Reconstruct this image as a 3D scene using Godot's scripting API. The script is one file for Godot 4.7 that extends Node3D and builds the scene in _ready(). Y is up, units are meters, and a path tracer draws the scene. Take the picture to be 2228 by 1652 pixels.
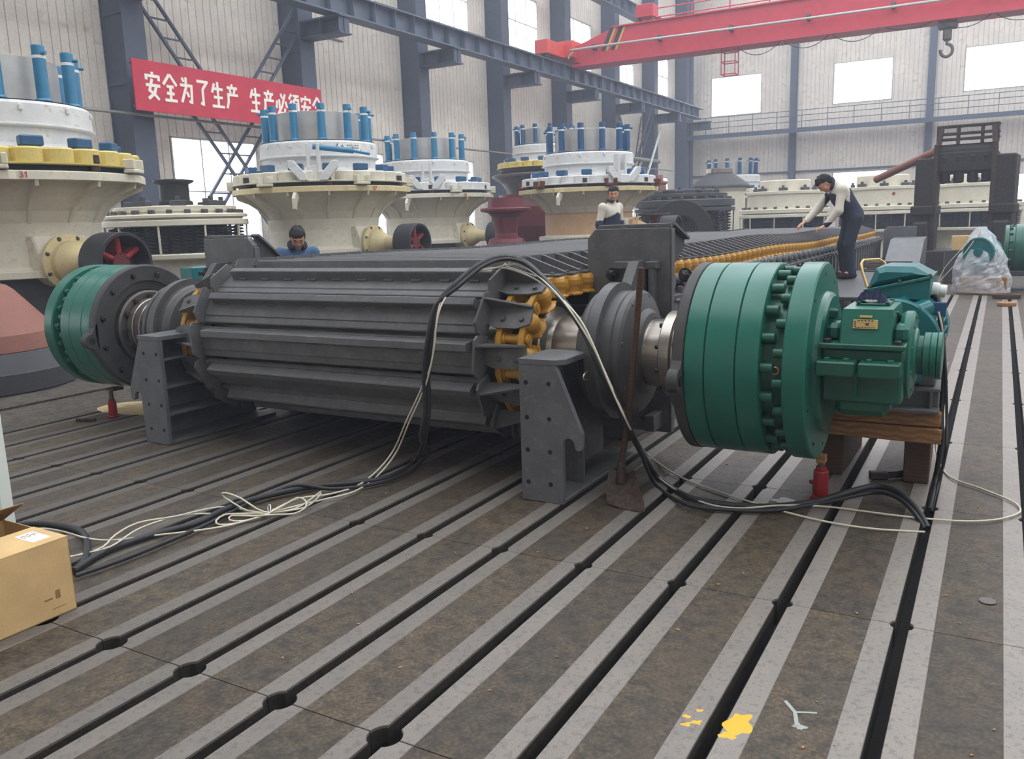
extends Node3D
# A machine hall: an apron feeder under assembly on a slotted iron floor, crushers along the wall behind it.

const SLOT_X0 := -0.22      # a floor slot runs along z here ...
const PITCH := 0.4275       # ... and every PITCH metres to either side
const SHAFT := Vector3(0, 0.742, -4.53)

var M := {}
var taken := {}
var rng := RandomNumberGenerator.new()


func _ready() -> void:
	rng.seed = 7
	setup_view()
	make_materials()
	build_shell()
	build_floor()
	build_columns()
	build_crane()
	build_feeder()
	build_drives()
	build_stands()
	build_crushers()
	build_background()
	build_floor_things()
	build_cables()
	build_people()


func setup_view() -> void:
	var cam := Camera3D.new()
	cam.name = "camera"
	cam.position = Vector3(0, 1.5, 0)
	cam.rotation = Vector3(-0.184859, 0.522283, -0.0315977)
	cam.fov = rad_to_deg(2.0 * atan(826.0 / 1839.5))
	cam.near = 0.05
	cam.far = 300.0
	add_child(cam)
	cam.current = true
	var env := Environment.new()
	var sky := Sky.new()
	var sm := ProceduralSkyMaterial.new()   # an overcast winter sky
	sm.sky_top_color = Color(0.93, 0.95, 0.98)
	sm.sky_horizon_color = Color(0.96, 0.97, 0.98)
	sm.ground_horizon_color = Color(0.80, 0.82, 0.85)
	sm.ground_bottom_color = Color(0.5, 0.5, 0.5)
	sky.sky_material = sm
	env.background_mode = Environment.BG_SKY
	env.sky = sky
	env.background_energy_multiplier = 7.6
	env.tonemap_mode = Environment.TONE_MAPPER_LINEAR
	env.tonemap_exposure = 1.0
	env.fog_enabled = true          # the dusty winter air of the hall
	env.fog_density = 0.0048
	env.fog_light_color = Color(0.92, 0.94, 1.0)
	env.sdfgi_enabled = true
	env.ssao_enabled = true
	env.ssil_enabled = true
	var we := WorldEnvironment.new()
	we.name = "world_environment"
	we.environment = env
	add_child(we)


# ---------------------------------------------------------------- mesh builder
class MB:
	var v := PackedVector3Array()
	var n := PackedVector3Array()
	var c := PackedColorArray()
	var col := Color.WHITE
	var tinted := false
	var t := Transform3D.IDENTITY

	func at(p: Vector3, b := Basis.IDENTITY) -> MB:
		t = Transform3D(b, p)
		return self

	func tint(k: Color) -> MB:
		col = k.srgb_to_linear()
		tinted = true
		return self

	func put(p: Vector3, m: Vector3) -> void:
		v.append(t * p)
		n.append((t.basis * m).normalized())
		c.append(col)

	func tri(a: Vector3, b: Vector3, d: Vector3) -> void:   # counter-clockwise seen from outside
		var m := (b - a).cross(d - a)
		put(a, m)
		put(d, m)
		put(b, m)

	func trin(a: Vector3, b: Vector3, d: Vector3, na: Vector3, nb: Vector3, nd: Vector3) -> void:
		put(a, na)
		put(d, nd)
		put(b, nb)

	func quad(a: Vector3, b: Vector3, d: Vector3, e: Vector3) -> void:
		tri(a, b, d)
		tri(a, d, e)

	func box(ctr: Vector3, s: Vector3, ch := 0.0) -> MB:
		var h := s * 0.5
		if ch <= 0.0:
			var p: Array[Vector3] = []
			for i in 8:
				p.append(ctr + Vector3(h.x if i & 1 else -h.x, h.y if i & 2 else -h.y, h.z if i & 4 else -h.z))
			quad(p[4], p[5], p[7], p[6])
			quad(p[1], p[0], p[2], p[3])
			quad(p[5], p[1], p[3], p[7])
			quad(p[0], p[4], p[6], p[2])
			quad(p[6], p[7], p[3], p[2])
			quad(p[0], p[1], p[5], p[4])
			return self
		ch = minf(ch, minf(h.x, minf(h.y, h.z)) * 0.9)
		# the 24 corners of a chamfered box: corner i pulled in along the two axes that are not k
		var q := func(i: int, k: int) -> Vector3:
			var w := Vector3(h.x, h.y, h.z)
			for a in 3:
				if a != k:
					w[a] -= ch
			return ctr + Vector3(w.x if i & 1 else -w.x, w.y if i & 2 else -w.y, w.z if i & 4 else -w.z)
		var faces := [[4, 5, 7, 6, 2], [1, 0, 2, 3, 2], [5, 1, 3, 7, 0], [0, 4, 6, 2, 0], [6, 7, 3, 2, 1], [0, 1, 5, 4, 1]]
		for f in faces:
			quad(q.call(f[0], f[4]), q.call(f[1], f[4]), q.call(f[2], f[4]), q.call(f[3], f[4]))
		for a in 3:       # edges along axis a
			var b := (a + 1) % 3
			var d := (a + 2) % 3
			for k in 4:
				var i := ((1 << b) if k & 1 else 0) | ((1 << d) if k & 2 else 0)
				var j := i | (1 << a)
				var out := Vector3.ZERO
				out[b] = 1.0 if k & 1 else -1.0
				out[d] = 1.0 if k & 2 else -1.0
				var p0: Vector3 = q.call(i, b)
				var p1: Vector3 = q.call(j, b)
				var p2: Vector3 = q.call(j, d)
				var p3: Vector3 = q.call(i, d)
				if (p1 - p0).cross(p2 - p0).dot(out) > 0:
					quad(p0, p1, p2, p3)
				else:
					quad(p3, p2, p1, p0)
		for i in 8:
			var out := Vector3(1 if i & 1 else -1, 1 if i & 2 else -1, 1 if i & 4 else -1)
			var p0: Vector3 = q.call(i, 0)
			var p1: Vector3 = q.call(i, 1)
			var p2: Vector3 = q.call(i, 2)
			if (p1 - p0).cross(p2 - p0).dot(out) > 0:
				tri(p0, p1, p2)
			else:
				tri(p0, p2, p1)
		return self

	# a box from one corner to the other
	func span(a: Vector3, b: Vector3, ch := 0.0) -> MB:
		return box((a + b) * 0.5, (b - a).abs(), ch)

	# a flat outline in x and y, pushed from z0 to z1 (z0 < z1); bevel rounds the front edge off
	func prism(poly: PackedVector2Array, z0: float, z1: float, bevel := 0.0) -> MB:
		if Geometry2D.is_polygon_clockwise(poly):
			poly = poly.duplicate()
			poly.reverse()
		var m := poly.size()
		var inner := poly
		if bevel > 0.0:
			inner = PackedVector2Array()
			for i in m:
				var a := (poly[i] - poly[(i + m - 1) % m]).normalized()
				var b := (poly[(i + 1) % m] - poly[i]).normalized()
				var na := Vector2(-a.y, a.x)
				var nb := Vector2(-b.y, b.x)
				inner.append(poly[i] + (na + nb) * bevel / maxf(1.0 + na.dot(nb), 0.3))
		var zf := z1 - bevel
		var ids := Geometry2D.triangulate_polygon(poly)
		for i in range(0, ids.size(), 3):
			var a := inner[ids[i]]
			var b := inner[ids[i + 1]]
			var d := inner[ids[i + 2]]
			if (b - a).cross(d - a) < 0:
				var s := b
				b = d
				d = s
			tri(Vector3(a.x, a.y, z1), Vector3(b.x, b.y, z1), Vector3(d.x, d.y, z1))
			a = poly[ids[i]]
			b = poly[ids[i + 1]]
			d = poly[ids[i + 2]]
			if (b - a).cross(d - a) < 0:
				var s := b
				b = d
				d = s
			tri(Vector3(a.x, a.y, z0), Vector3(d.x, d.y, z0), Vector3(b.x, b.y, z0))
		for i in m:
			var a := poly[i]
			var b := poly[(i + 1) % m]
			quad(Vector3(a.x, a.y, z0), Vector3(b.x, b.y, z0), Vector3(b.x, b.y, zf), Vector3(a.x, a.y, zf))
			if bevel > 0.0:
				var e := inner[i]
				var f := inner[(i + 1) % m]
				quad(Vector3(a.x, a.y, zf), Vector3(b.x, b.y, zf), Vector3(f.x, f.y, z1), Vector3(e.x, e.y, z1))
		return self

	# a profile of (radius, height) points turned about y, listed from the bottom up along the outside
	func lathe(prof: Array, seg := 32, a0 := 0.0, a1 := TAU) -> MB:
		for k in prof.size() - 1:
			var p: Vector2 = prof[k]
			var q: Vector2 = prof[k + 1]
			if p.is_equal_approx(q):
				continue
			var d := (q - p).normalized()
			var m := Vector2(d.y, -d.x)
			for i in seg:
				var u := a0 + (a1 - a0) * i / seg
				var w := a0 + (a1 - a0) * (i + 1) / seg
				var cu := Vector3(sin(u), 0, cos(u))
				var cw := Vector3(sin(w), 0, cos(w))
				var nu := cu * m.x + Vector3.UP * m.y
				var nw := cw * m.x + Vector3.UP * m.y
				var A := cu * p.x + Vector3.UP * p.y
				var B := cw * p.x + Vector3.UP * p.y
				var C := cw * q.x + Vector3.UP * q.y
				var D := cu * q.x + Vector3.UP * q.y
				if p.x > 1e-6:
					trin(A, B, C, nu, nw, nw)
				if q.x > 1e-6:
					trin(A, C, D, nu, nw, nu)
		return self

	func cyl(p0: Vector3, p1: Vector3, r: float, seg := 16, ch := 0.0, r1 := -1.0) -> MB:
		if r1 < 0.0:
			r1 = r
		var old := t
		var L := (p1 - p0).length()
		t = t * Transform3D(MB.along((p1 - p0) / L), p0)
		if ch > 0.0:
			lathe([Vector2(0, 0), Vector2(r - ch, 0), Vector2(r, ch), Vector2(r1, L - ch), Vector2(r1 - ch, L), Vector2(0, L)], seg)
		else:
			lathe([Vector2(0, 0), Vector2(r, 0), Vector2(r1, L), Vector2(0, L)], seg)
		t = old
		return self

	# six-sided bolt head with its washer
	func bolt(p: Vector3, d: Vector3, r := 0.015, h := 0.014) -> MB:
		var old := t
		t = t * Transform3D(MB.along(d.normalized()), p)
		lathe([Vector2(r * 1.35, 0), Vector2(r * 1.35, h * 0.25), Vector2(0, h * 0.25)], 12)
		var hex := PackedVector2Array()
		for i in 6:
			hex.append(Vector2.from_angle(i * TAU / 6) * r)
		t = t * Transform3D(Basis(Vector3.RIGHT, -PI / 2), Vector3.ZERO)
		prism(hex, 0.0, h, h * 0.2)
		t = old
		return self

	static func along(d: Vector3) -> Basis:      # a basis whose y is d
		var s := Vector3.RIGHT if absf(d.x) < 0.9 else Vector3.BACK
		var z := s.cross(d).normalized()
		return Basis(d.cross(z), d, z)

	func tube(pts: Array, r: float, seg := 8) -> MB:
		var up := Vector3.ZERO
		var rings := []
		for i in pts.size():
			var d: Vector3 = (pts[mini(i + 1, pts.size() - 1)] - pts[maxi(i - 1, 0)]).normalized()
			if up == Vector3.ZERO:
				up = MB.along(d).z
			up = (up - d * up.dot(d)).normalized()
			var s := d.cross(up)
			var ring := []
			for k in seg:
				var a := TAU * k / seg
				ring.append([pts[i], up * cos(a) + s * sin(a)])
			rings.append(ring)
		for i in pts.size() - 1:
			for k in seg:
				var a = rings[i][k]
				var b = rings[i][(k + 1) % seg]
				var e = rings[i + 1][(k + 1) % seg]
				var f = rings[i + 1][k]
				trin(a[0] + a[1] * r, b[0] + b[1] * r, e[0] + e[1] * r, a[1], b[1], e[1])
				trin(a[0] + a[1] * r, e[0] + e[1] * r, f[0] + f[1] * r, a[1], e[1], f[1])
		for end in [0, pts.size() - 1]:
			for k in range(1, seg - 1):
				var a = rings[end][0]
				var b = rings[end][k]
				var e = rings[end][k + 1]
				if end == 0:
					tri(a[0] + a[1] * r, e[0] + e[1] * r, b[0] + b[1] * r)
				else:
					tri(a[0] + a[1] * r, b[0] + b[1] * r, e[0] + e[1] * r)
		return self

	# a straight bar of rectangular section from a to b
	func bar(a: Vector3, b: Vector3, w: float, h: float, ch := 0.0) -> MB:
		var old := t
		var d := b - a
		t = t * Transform3D(MB.along(d.normalized()), (a + b) * 0.5)
		box(Vector3.ZERO, Vector3(w, d.length(), h), ch)
		t = old
		return self

	func into(me: ArrayMesh, mat: Material) -> ArrayMesh:
		if v.is_empty():
			return me
		var a := []
		a.resize(Mesh.ARRAY_MAX)
		a[Mesh.ARRAY_VERTEX] = v
		a[Mesh.ARRAY_NORMAL] = n
		if tinted:
			a[Mesh.ARRAY_COLOR] = c
		me.add_surface_from_arrays(Mesh.PRIMITIVE_TRIANGLES, a)
		me.surface_set_material(me.get_surface_count() - 1, mat)
		return me

	func mesh(mat: Material) -> ArrayMesh:
		return into(ArrayMesh.new(), mat)


# ---------------------------------------------------------------- naming
func numbered(called: String) -> String:
	if not taken.has(called):
		taken[called] = 0
		return called
	taken[called] += 1
	return "%s_%03d" % [called, taken[called]]


func tag(o: Node3D, label: String, category: String, group := "") -> Node3D:
	o.set_meta("label", label)
	o.set_meta("category", category)
	if group:
		o.set_meta("group", group)
	return o


func thing(called: String, label: String, category: String, at := Vector3.ZERO, turn := 0.0, group := "") -> Node3D:
	var o := Node3D.new()
	o.name = numbered(called)
	add_child(o)
	o.position = at
	o.rotation.y = turn
	return tag(o, label, category, group)


func part(called: String, me: Mesh, parent: Node3D, at := Transform3D.IDENTITY) -> MeshInstance3D:
	var o := MeshInstance3D.new()
	o.name = called
	o.mesh = me
	o.transform = at
	o.cast_shadow = GeometryInstance3D.SHADOW_CASTING_SETTING_ON
	parent.add_child(o, true)
	return o


func single(called: String, label: String, category: String, me: Mesh, at := Vector3.ZERO, turn := 0.0, group := "") -> MeshInstance3D:
	var o := part(numbered(called), me, self)
	o.position = at
	o.rotation.y = turn
	tag(o, label, category, group)
	return o


func struct(called: String, me: Mesh) -> Node3D:
	var o: Node3D
	if me:
		o = part(called, me, self)
	else:
		o = Node3D.new()
		o.name = called
		add_child(o)
	o.set_meta("kind", "structure")
	return o


func copy(o: Node3D, at: Vector3, turn: float, label: String) -> Node3D:
	var stem := String(o.name)
	if stem.right(4).begins_with("_"):
		stem = stem.left(-4)
	var r: Node3D = o.duplicate()
	r.name = numbered(stem)
	add_child(r)
	r.position = at
	r.rotation.y = turn
	r.set_meta("label", label)
	return r


func T3(p: Vector3, b := Basis.IDENTITY) -> Transform3D:
	return Transform3D(b, p)


func curve(pts: Array, step := 0.03) -> Array:      # a smooth line through the points
	var out := []
	for i in pts.size() - 1:
		var a: Vector3 = pts[maxi(i - 1, 0)]
		var b: Vector3 = pts[i]
		var d: Vector3 = pts[i + 1]
		var e: Vector3 = pts[mini(i + 2, pts.size() - 1)]
		var m := clampi(int(b.distance_to(d) / step), 2, 24)
		for k in m:
			out.append(b.cubic_interpolate(d, a, e, float(k) / m))
	out.append(pts[-1])
	return out


# ---------------------------------------------------------------- materials
func noise_bytes(s: int, size: int, freq: float, octaves := 4, kind := FastNoiseLite.TYPE_SIMPLEX_SMOOTH) -> PackedByteArray:
	var f := FastNoiseLite.new()
	f.noise_type = kind
	f.seed = s
	f.frequency = freq
	f.fractal_octaves = octaves
	return f.get_seamless_image(size, size).get_data()


func tex(size: int, pick: Callable, mip := true) -> ImageTexture:
	var d := PackedByteArray()
	d.resize(size * size * 3)
	for i in size * size:
		var k: Color = pick.call(i)
		d[i * 3] = clampi(int(k.r * 255.0), 0, 255)
		d[i * 3 + 1] = clampi(int(k.g * 255.0), 0, 255)
		d[i * 3 + 2] = clampi(int(k.b * 255.0), 0, 255)
	var im := Image.create_from_data(size, size, false, Image.FORMAT_RGB8, d)
	if mip:
		im.generate_mipmaps()
	return ImageTexture.create_from_image(im)


func mat(called: String, col: Color, rough := 0.6, metal := 0.0, t: Texture2D = null, scale := 1.0, world := false) -> StandardMaterial3D:
	var m := StandardMaterial3D.new()
	m.albedo_color = col
	m.roughness = rough
	m.metallic = metal
	if t:
		m.albedo_texture = t
		m.uv1_triplanar = true
		m.uv1_world_triplanar = world
		m.uv1_scale = Vector3.ONE * scale
	m.resource_name = called
	M[called] = m
	return m


func make_materials() -> void:
	var S := 512
	var big := noise_bytes(11, S, 0.008, 5)
	var mid := noise_bytes(12, S, 0.03, 4)
	var fine := noise_bytes(13, S, 0.16, 3)
	var cell := noise_bytes(14, S, 0.05, 3, FastNoiseLite.TYPE_VALUE_CUBIC)
	var r2 := RandomNumberGenerator.new()
	r2.seed = 5
	# gentle mottling for paint
	var soft := tex(S, func(i: int) -> Color:
		var k := 0.86 + 0.10 * big[i] / 255.0 + 0.05 * fine[i] / 255.0
		return Color(k, k, k))
	# dust and handling marks on grey machine paint
	var dusty := tex(S, func(i: int) -> Color:
		var k := 0.74 + 0.16 * big[i] / 255.0 + 0.12 * fine[i] / 255.0
		if mid[i] > 186:
			k += 0.08
		return Color(k, k * 0.995, k * 0.98))
	# grime and rust bleeding on pale castings
	var grime := tex(S, func(i: int) -> Color:
		var g := clampf((mid[i] / 255.0 - 0.58) * 2.2, 0.0, 1.0) * clampf((big[i] / 255.0 - 0.35) * 2.4, 0.0, 1.0)
		var k := 0.92 + 0.08 * fine[i] / 255.0 - 0.10 * (1.0 - big[i] / 255.0)
		return Color(k, k, k).lerp(Color(0.62, 0.53, 0.42), g * 0.55))
	# rough iron between the machined strips of the floor: oil, dust, chips
	var rough_iron := tex(1024, (func(bg: PackedByteArray, md: PackedByteArray, fn: PackedByteArray) -> Callable:
		return func(i: int) -> Color:
			var b := bg[i] / 255.0
			var m := md[i] / 255.0
			var f := fn[i] / 255.0
			var k := Color(0.68, 0.63, 0.555).lerp(Color(0.58, 0.56, 0.515), clampf((b - 0.3) * 2.2, 0, 1))
			k = k.darkened(clampf((m - 0.52) * 1.3, 0.0, 0.26))
			k = k.lightened(clampf((0.38 - m) * 1.2, 0.0, 0.16))
			k = k * (0.60 + 0.74 * f)
			var z := r2.randf()
			if z < 0.0008:
				k = Color(0.9, 0.86, 0.68)
			elif z < 0.0024 and m < 0.45:
				k = Color(0.86, 0.70, 0.36)
			elif z < 0.022:
				k = k.darkened(0.5)
			elif z < 0.030:
				k = k.lightened(0.22)
			return k).call(noise_bytes(21, 1024, 0.006, 5), noise_bytes(22, 1024, 0.022, 5), noise_bytes(23, 1024, 0.09, 4)))
	var machined := tex(1024, (func(bg: PackedByteArray, md: PackedByteArray, fn: PackedByteArray) -> Callable:
		return func(i: int) -> Color:
			var b := bg[i] / 255.0
			var m := md[i] / 255.0
			var f := fn[i] / 255.0
			var k := Color(0.86, 0.83, 0.80).lerp(Color(0.78, 0.77, 0.76), b)
			k = k.darkened(clampf((m - 0.60) * 0.9, 0.0, 0.12))
			k = k * (0.90 + 0.16 * f)
			var z := r2.randf()
			if z < 0.004:
				k = k.darkened(0.4)
			return k).call(noise_bytes(31, 1024, 0.007, 4), noise_bytes(32, 1024, 0.035, 5), noise_bytes(33, 1024, 0.14, 3)))
	var rust := tex(S, func(i: int) -> Color:
		var m := mid[i] / 255.0
		return Color(0.55, 0.42, 0.33).lerp(Color(0.80, 0.74, 0.68), clampf((m - 0.3) * 2.0, 0, 1)) * (0.8 + 0.25 * fine[i] / 255.0))
	var wood_t := tex(S, func(i: int) -> Color:
		var x := i % S
		var y := i / S
		var w := sin(y * 0.20 + 6.0 * big[i] / 255.0 + 2.0 * mid[(y * S + x / 8) % (S * S)] / 255.0)
		return Color(0.80, 0.62, 0.42).lerp(Color(0.66, 0.47, 0.29), 0.5 + 0.5 * w) * (0.85 + 0.2 * fine[i] / 255.0))
	var brushed := tex(S, func(i: int) -> Color:
		var y := i / S
		var k := 0.78 + 0.16 * fine[(y * S + (i % S) / 32) % (S * S)] / 255.0 + 0.08 * big[i] / 255.0
		return Color(k, k * 0.97, k * 0.94))

	for k in 3:
		mat("iron_band_%d" % k, Color(0.475, 0.43, 0.36).darkened([0.0, 0.12, 0.06][k]), 0.62, 0.0, rough_iron, 0.55, true)
	for k in 6:
		mat("iron_strip_%d" % k, Color(0.645, 0.625, 0.60).lerp(Color(0.42, 0.405, 0.38), k / 5.0), 0.46 + 0.028 * k, 0.12, machined, 0.8, true)  # pale to dark strips: grime and, in part, painted light
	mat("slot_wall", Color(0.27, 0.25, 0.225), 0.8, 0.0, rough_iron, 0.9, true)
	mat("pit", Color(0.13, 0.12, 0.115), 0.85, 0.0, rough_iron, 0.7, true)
	mat("concrete", Color(0.47, 0.455, 0.43), 0.75, 0.0, rough_iron, 0.30, true)
	mat("grey_paint", Color(0.405, 0.405, 0.41), 0.50, 0.0, dusty, 1.3)
	mat("grey_paint_pale", Color(0.40, 0.405, 0.42), 0.5, 0.0, dusty, 1.1)
	mat("grey_housing", Color(0.335, 0.335, 0.335), 0.48, 0.0, dusty, 1.6)
	mat("blue_grey", Color(0.40, 0.45, 0.53), 0.5, 0.0, soft, 1.0)
	mat("ochre", Color(0.74, 0.54, 0.17), 0.42, 0.0, soft, 2.2)
	mat("bore", Color(0.05, 0.05, 0.05), 0.9)
	mat("green", Color(0.08, 0.42, 0.35), 0.34, 0.0, soft, 1.0)
	mat("green_dark", Color(0.06, 0.35, 0.27), 0.36, 0.0, soft, 1.6)
	mat("teal", Color(0.07, 0.43, 0.44), 0.34, 0.0, soft, 1.6)
	mat("primer_black", Color(0.27, 0.265, 0.265), 0.62, 0.0, dusty, 1.4)
	mat("steel", Color(0.72, 0.71, 0.69), 0.30, 0.85, brushed, 1.4)
	mat("steel_dark", Color(0.42, 0.40, 0.38), 0.45, 0.6, dusty, 1.4)
	mat("bolt_dark", Color(0.17, 0.17, 0.17), 0.5, 0.3)
	mat("chrome", Color(0.82, 0.80, 0.74), 0.22, 0.9)
	mat("brass", Color(0.78, 0.68, 0.44), 0.35, 0.6)
	mat("red_jack", Color(0.62, 0.07, 0.075), 0.4, 0.0, soft, 4.0)
	mat("red_oxide", Color(0.58, 0.38, 0.32), 0.7, 0.0, grime, 0.9)
	mat("maroon", Color(0.42, 0.115, 0.13), 0.5, 0.0, soft, 1.0)
	mat("spoke_red", Color(0.68, 0.12, 0.15), 0.5, 0.0, soft, 1.5)
	mat("rubber", Color(0.13, 0.13, 0.135), 0.6, 0.0, soft, 2.0)
	mat("cable_black", Color(0.125, 0.125, 0.13), 0.55)
	mat("cable_white", Color(0.80, 0.77, 0.69), 0.5)
	mat("wood", Color(0.84, 0.82, 0.76), 0.7, 0.0, wood_t, 1.6)
	mat("old_wood", Color(0.40, 0.37, 0.33), 0.7, 0.0, wood_t, 3.0)
	mat("carton", Color(0.86, 0.72, 0.50), 0.8, 0.0, soft, 1.2)
	mat("carton_inside", Color(0.60, 0.47, 0.31), 0.85, 0.0, soft, 1.2)
	mat("paper", Color(0.90, 0.89, 0.86), 0.75)
	mat("rusty", Color(0.41, 0.385, 0.365), 0.65, 0.3, rust, 1.6)
	mat("rust_orange", Color(0.60, 0.33, 0.19), 0.75, 0.0, rust, 1.6)
	mat("cream", Color(0.90, 0.875, 0.79), 0.55, 0.0, grime, 0.55)
	mat("cream_yellow", Color(0.87, 0.80, 0.60), 0.55, 0.0, grime, 0.7)
	mat("tan", Color(0.83, 0.68, 0.50), 0.6, 0.0, grime, 0.6)
	mat("white_paint", Color(0.90, 0.90, 0.89), 0.5, 0.0, grime, 0.5)
	mat("yellow_paint", Color(0.88, 0.79, 0.44), 0.5, 0.0, grime, 0.9)
	mat("bare_sheet", Color(0.76, 0.75, 0.73), 0.45, 0.25, soft, 0.8)
	mat("cyl_blue", Color(0.16, 0.50, 0.66), 0.30, 0.0, soft, 1.5)
	mat("clamp_blue", Color(0.11, 0.33, 0.50), 0.4, 0.0, soft, 1.5)
	mat("dark_gap", Color(0.07, 0.07, 0.075), 0.7)
	mat("spring", Color(0.16, 0.165, 0.18), 0.45, 0.3)
	mat("dark_iron", Color(0.27, 0.27, 0.285), 0.6, 0.0, dusty, 0.8)
	mat("frame_iron", Color(0.25, 0.245, 0.25), 0.7, 0.0, rust, 0.9)
	mat("panel", Color(0.92, 0.885, 0.83), 0.55, 0.0, grime, 0.16, true)
	mat("panel_seam", Color(0.60, 0.58, 0.55), 0.6)
	mat("column_paint", Color(0.29, 0.325, 0.395), 0.55, 0.0, soft, 0.7, true)
	mat("beam_paint", Color(0.36, 0.40, 0.46), 0.5, 0.0, soft, 0.7, true)
	mat("crane_red", Color(0.80, 0.20, 0.26), 0.45, 0.0, soft, 0.5)
	mat("crane_orange", Color(0.86, 0.26, 0.20), 0.45, 0.0, soft, 0.5)
	mat("stripe_black", Color(0.10, 0.10, 0.10), 0.5)
	mat("stripe_yellow", Color(0.82, 0.62, 0.25), 0.5)
	mat("banner", Color(0.82, 0.16, 0.27), 0.6, 0.0, soft, 0.4)
	mat("letter", Color(0.95, 0.94, 0.88), 0.6)
	mat("mark_red", Color(0.72, 0.14, 0.12), 0.6)
	mat("mark_dark", Color(0.20, 0.20, 0.22), 0.6)
	mat("sawdust", Color(0.80, 0.70, 0.52), 0.95, 0.0, soft, 6.0)
	mat("paint_yellow", Color(0.90, 0.66, 0.10), 0.5)
	mat("paint_grey", Color(0.60, 0.61, 0.58), 0.5)
	mat("rag", Color(0.16, 0.18, 0.30), 0.9, 0.0, grime, 9.0)
	mat("pipe", Color(0.55, 0.54, 0.52), 0.5, 0.3)
	mat("foam", Color(0.88, 0.90, 0.87), 0.6)
	var g := mat("glass", Color(0.92, 0.97, 1.0, 0.06), 0.05)
	g.transparency = BaseMaterial3D.TRANSPARENCY_ALPHA
	var film := mat("film", Color(0.92, 0.94, 0.96, 0.34), 0.25)
	film.transparency = BaseMaterial3D.TRANSPARENCY_ALPHA
	film.cull_mode = BaseMaterial3D.CULL_DISABLED
	for k in ["iron_band_0", "iron_band_1", "iron_band_2"]:
		M[k].heightmap_enabled = true
		M[k].heightmap_texture = rough_iron
		M[k].heightmap_scale = 0.35


# ---------------------------------------------------------------- the hall
const BAY := 5.95
const WX := -19.0        # inner face of the left wall
const WZ := -57.0        # inner face of the end wall


# one sheet-metal wall panel lying in its own x (width) and y (height), its face towards +z
func panel_mesh(w: float, y0: float, y1: float) -> ArrayMesh:
	var b := MB.new()
	var poly := PackedVector2Array()
	var n := maxi(1, roundi(w / 0.25))
	var s := w / n
	poly.append(Vector2(0.0, -0.10))
	for i in n:
		var x := s * i
		if i == 0:
			poly.append(Vector2(0.0, -0.028))
			poly.append(Vector2(0.004, -0.028))
		poly.append(Vector2(x + 0.010, 0.0))
		poly.append(Vector2(x + s - 0.022, 0.0))
		poly.append(Vector2(x + s - 0.016, -0.028))
		if i < n - 1:
			poly.append(Vector2(x + s + 0.002, -0.028))
	poly.append(Vector2(w, -0.028))
	poly.append(Vector2(w, -0.10))
	b.t = Transform3D(Basis(Vector3.RIGHT, Vector3.BACK, Vector3.DOWN), Vector3(0, y1, 0))
	b.prism(poly, 0.0, y1 - y0)
	return b.mesh(M.panel)


func window(no: int, at: Transform3D, w: float, y0: float, y1: float, cols: int, rows: int) -> void:
	var o := struct("window_%d" % no, null)
	o.transform = at
	var f := MB.new()
	var d := 0.05
	f.span(Vector3(0, y0, -0.09), Vector3(w, y0 + d, 0.02), 0.006)
	f.span(Vector3(0, y1 - d, -0.09), Vector3(w, y1, 0.02), 0.006)
	f.span(Vector3(0, y0, -0.09), Vector3(d, y1, 0.02), 0.006)
	f.span(Vector3(w - d, y0, -0.09), Vector3(w, y1, 0.02), 0.006)
	part("window_frame", f.mesh(M.bare_sheet), o)
	var gw := (w - 2 * d) / cols
	var gh := (y1 - y0 - 2 * d) / rows
	for i in range(1, cols):
		part("mullion", MB.new().box(Vector3(d + gw * i, (y0 + y1) / 2, -0.04), Vector3(0.03, y1 - y0 - 2 * d, 0.05), 0.004).mesh(M.bare_sheet), o)
	for i in range(1, rows):
		part("mullion", MB.new().box(Vector3(w / 2, y0 + d + gh * i, -0.04), Vector3(w - 2 * d, 0.03, 0.05), 0.004).mesh(M.bare_sheet), o)
	for i in cols:
		for k in rows:
			part("pane", MB.new().box(Vector3(d + gw * (i + 0.5), y0 + d + gh * (k + 0.5), -0.05), Vector3(gw, gh, 0.006)).mesh(M.glass), o)


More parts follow.
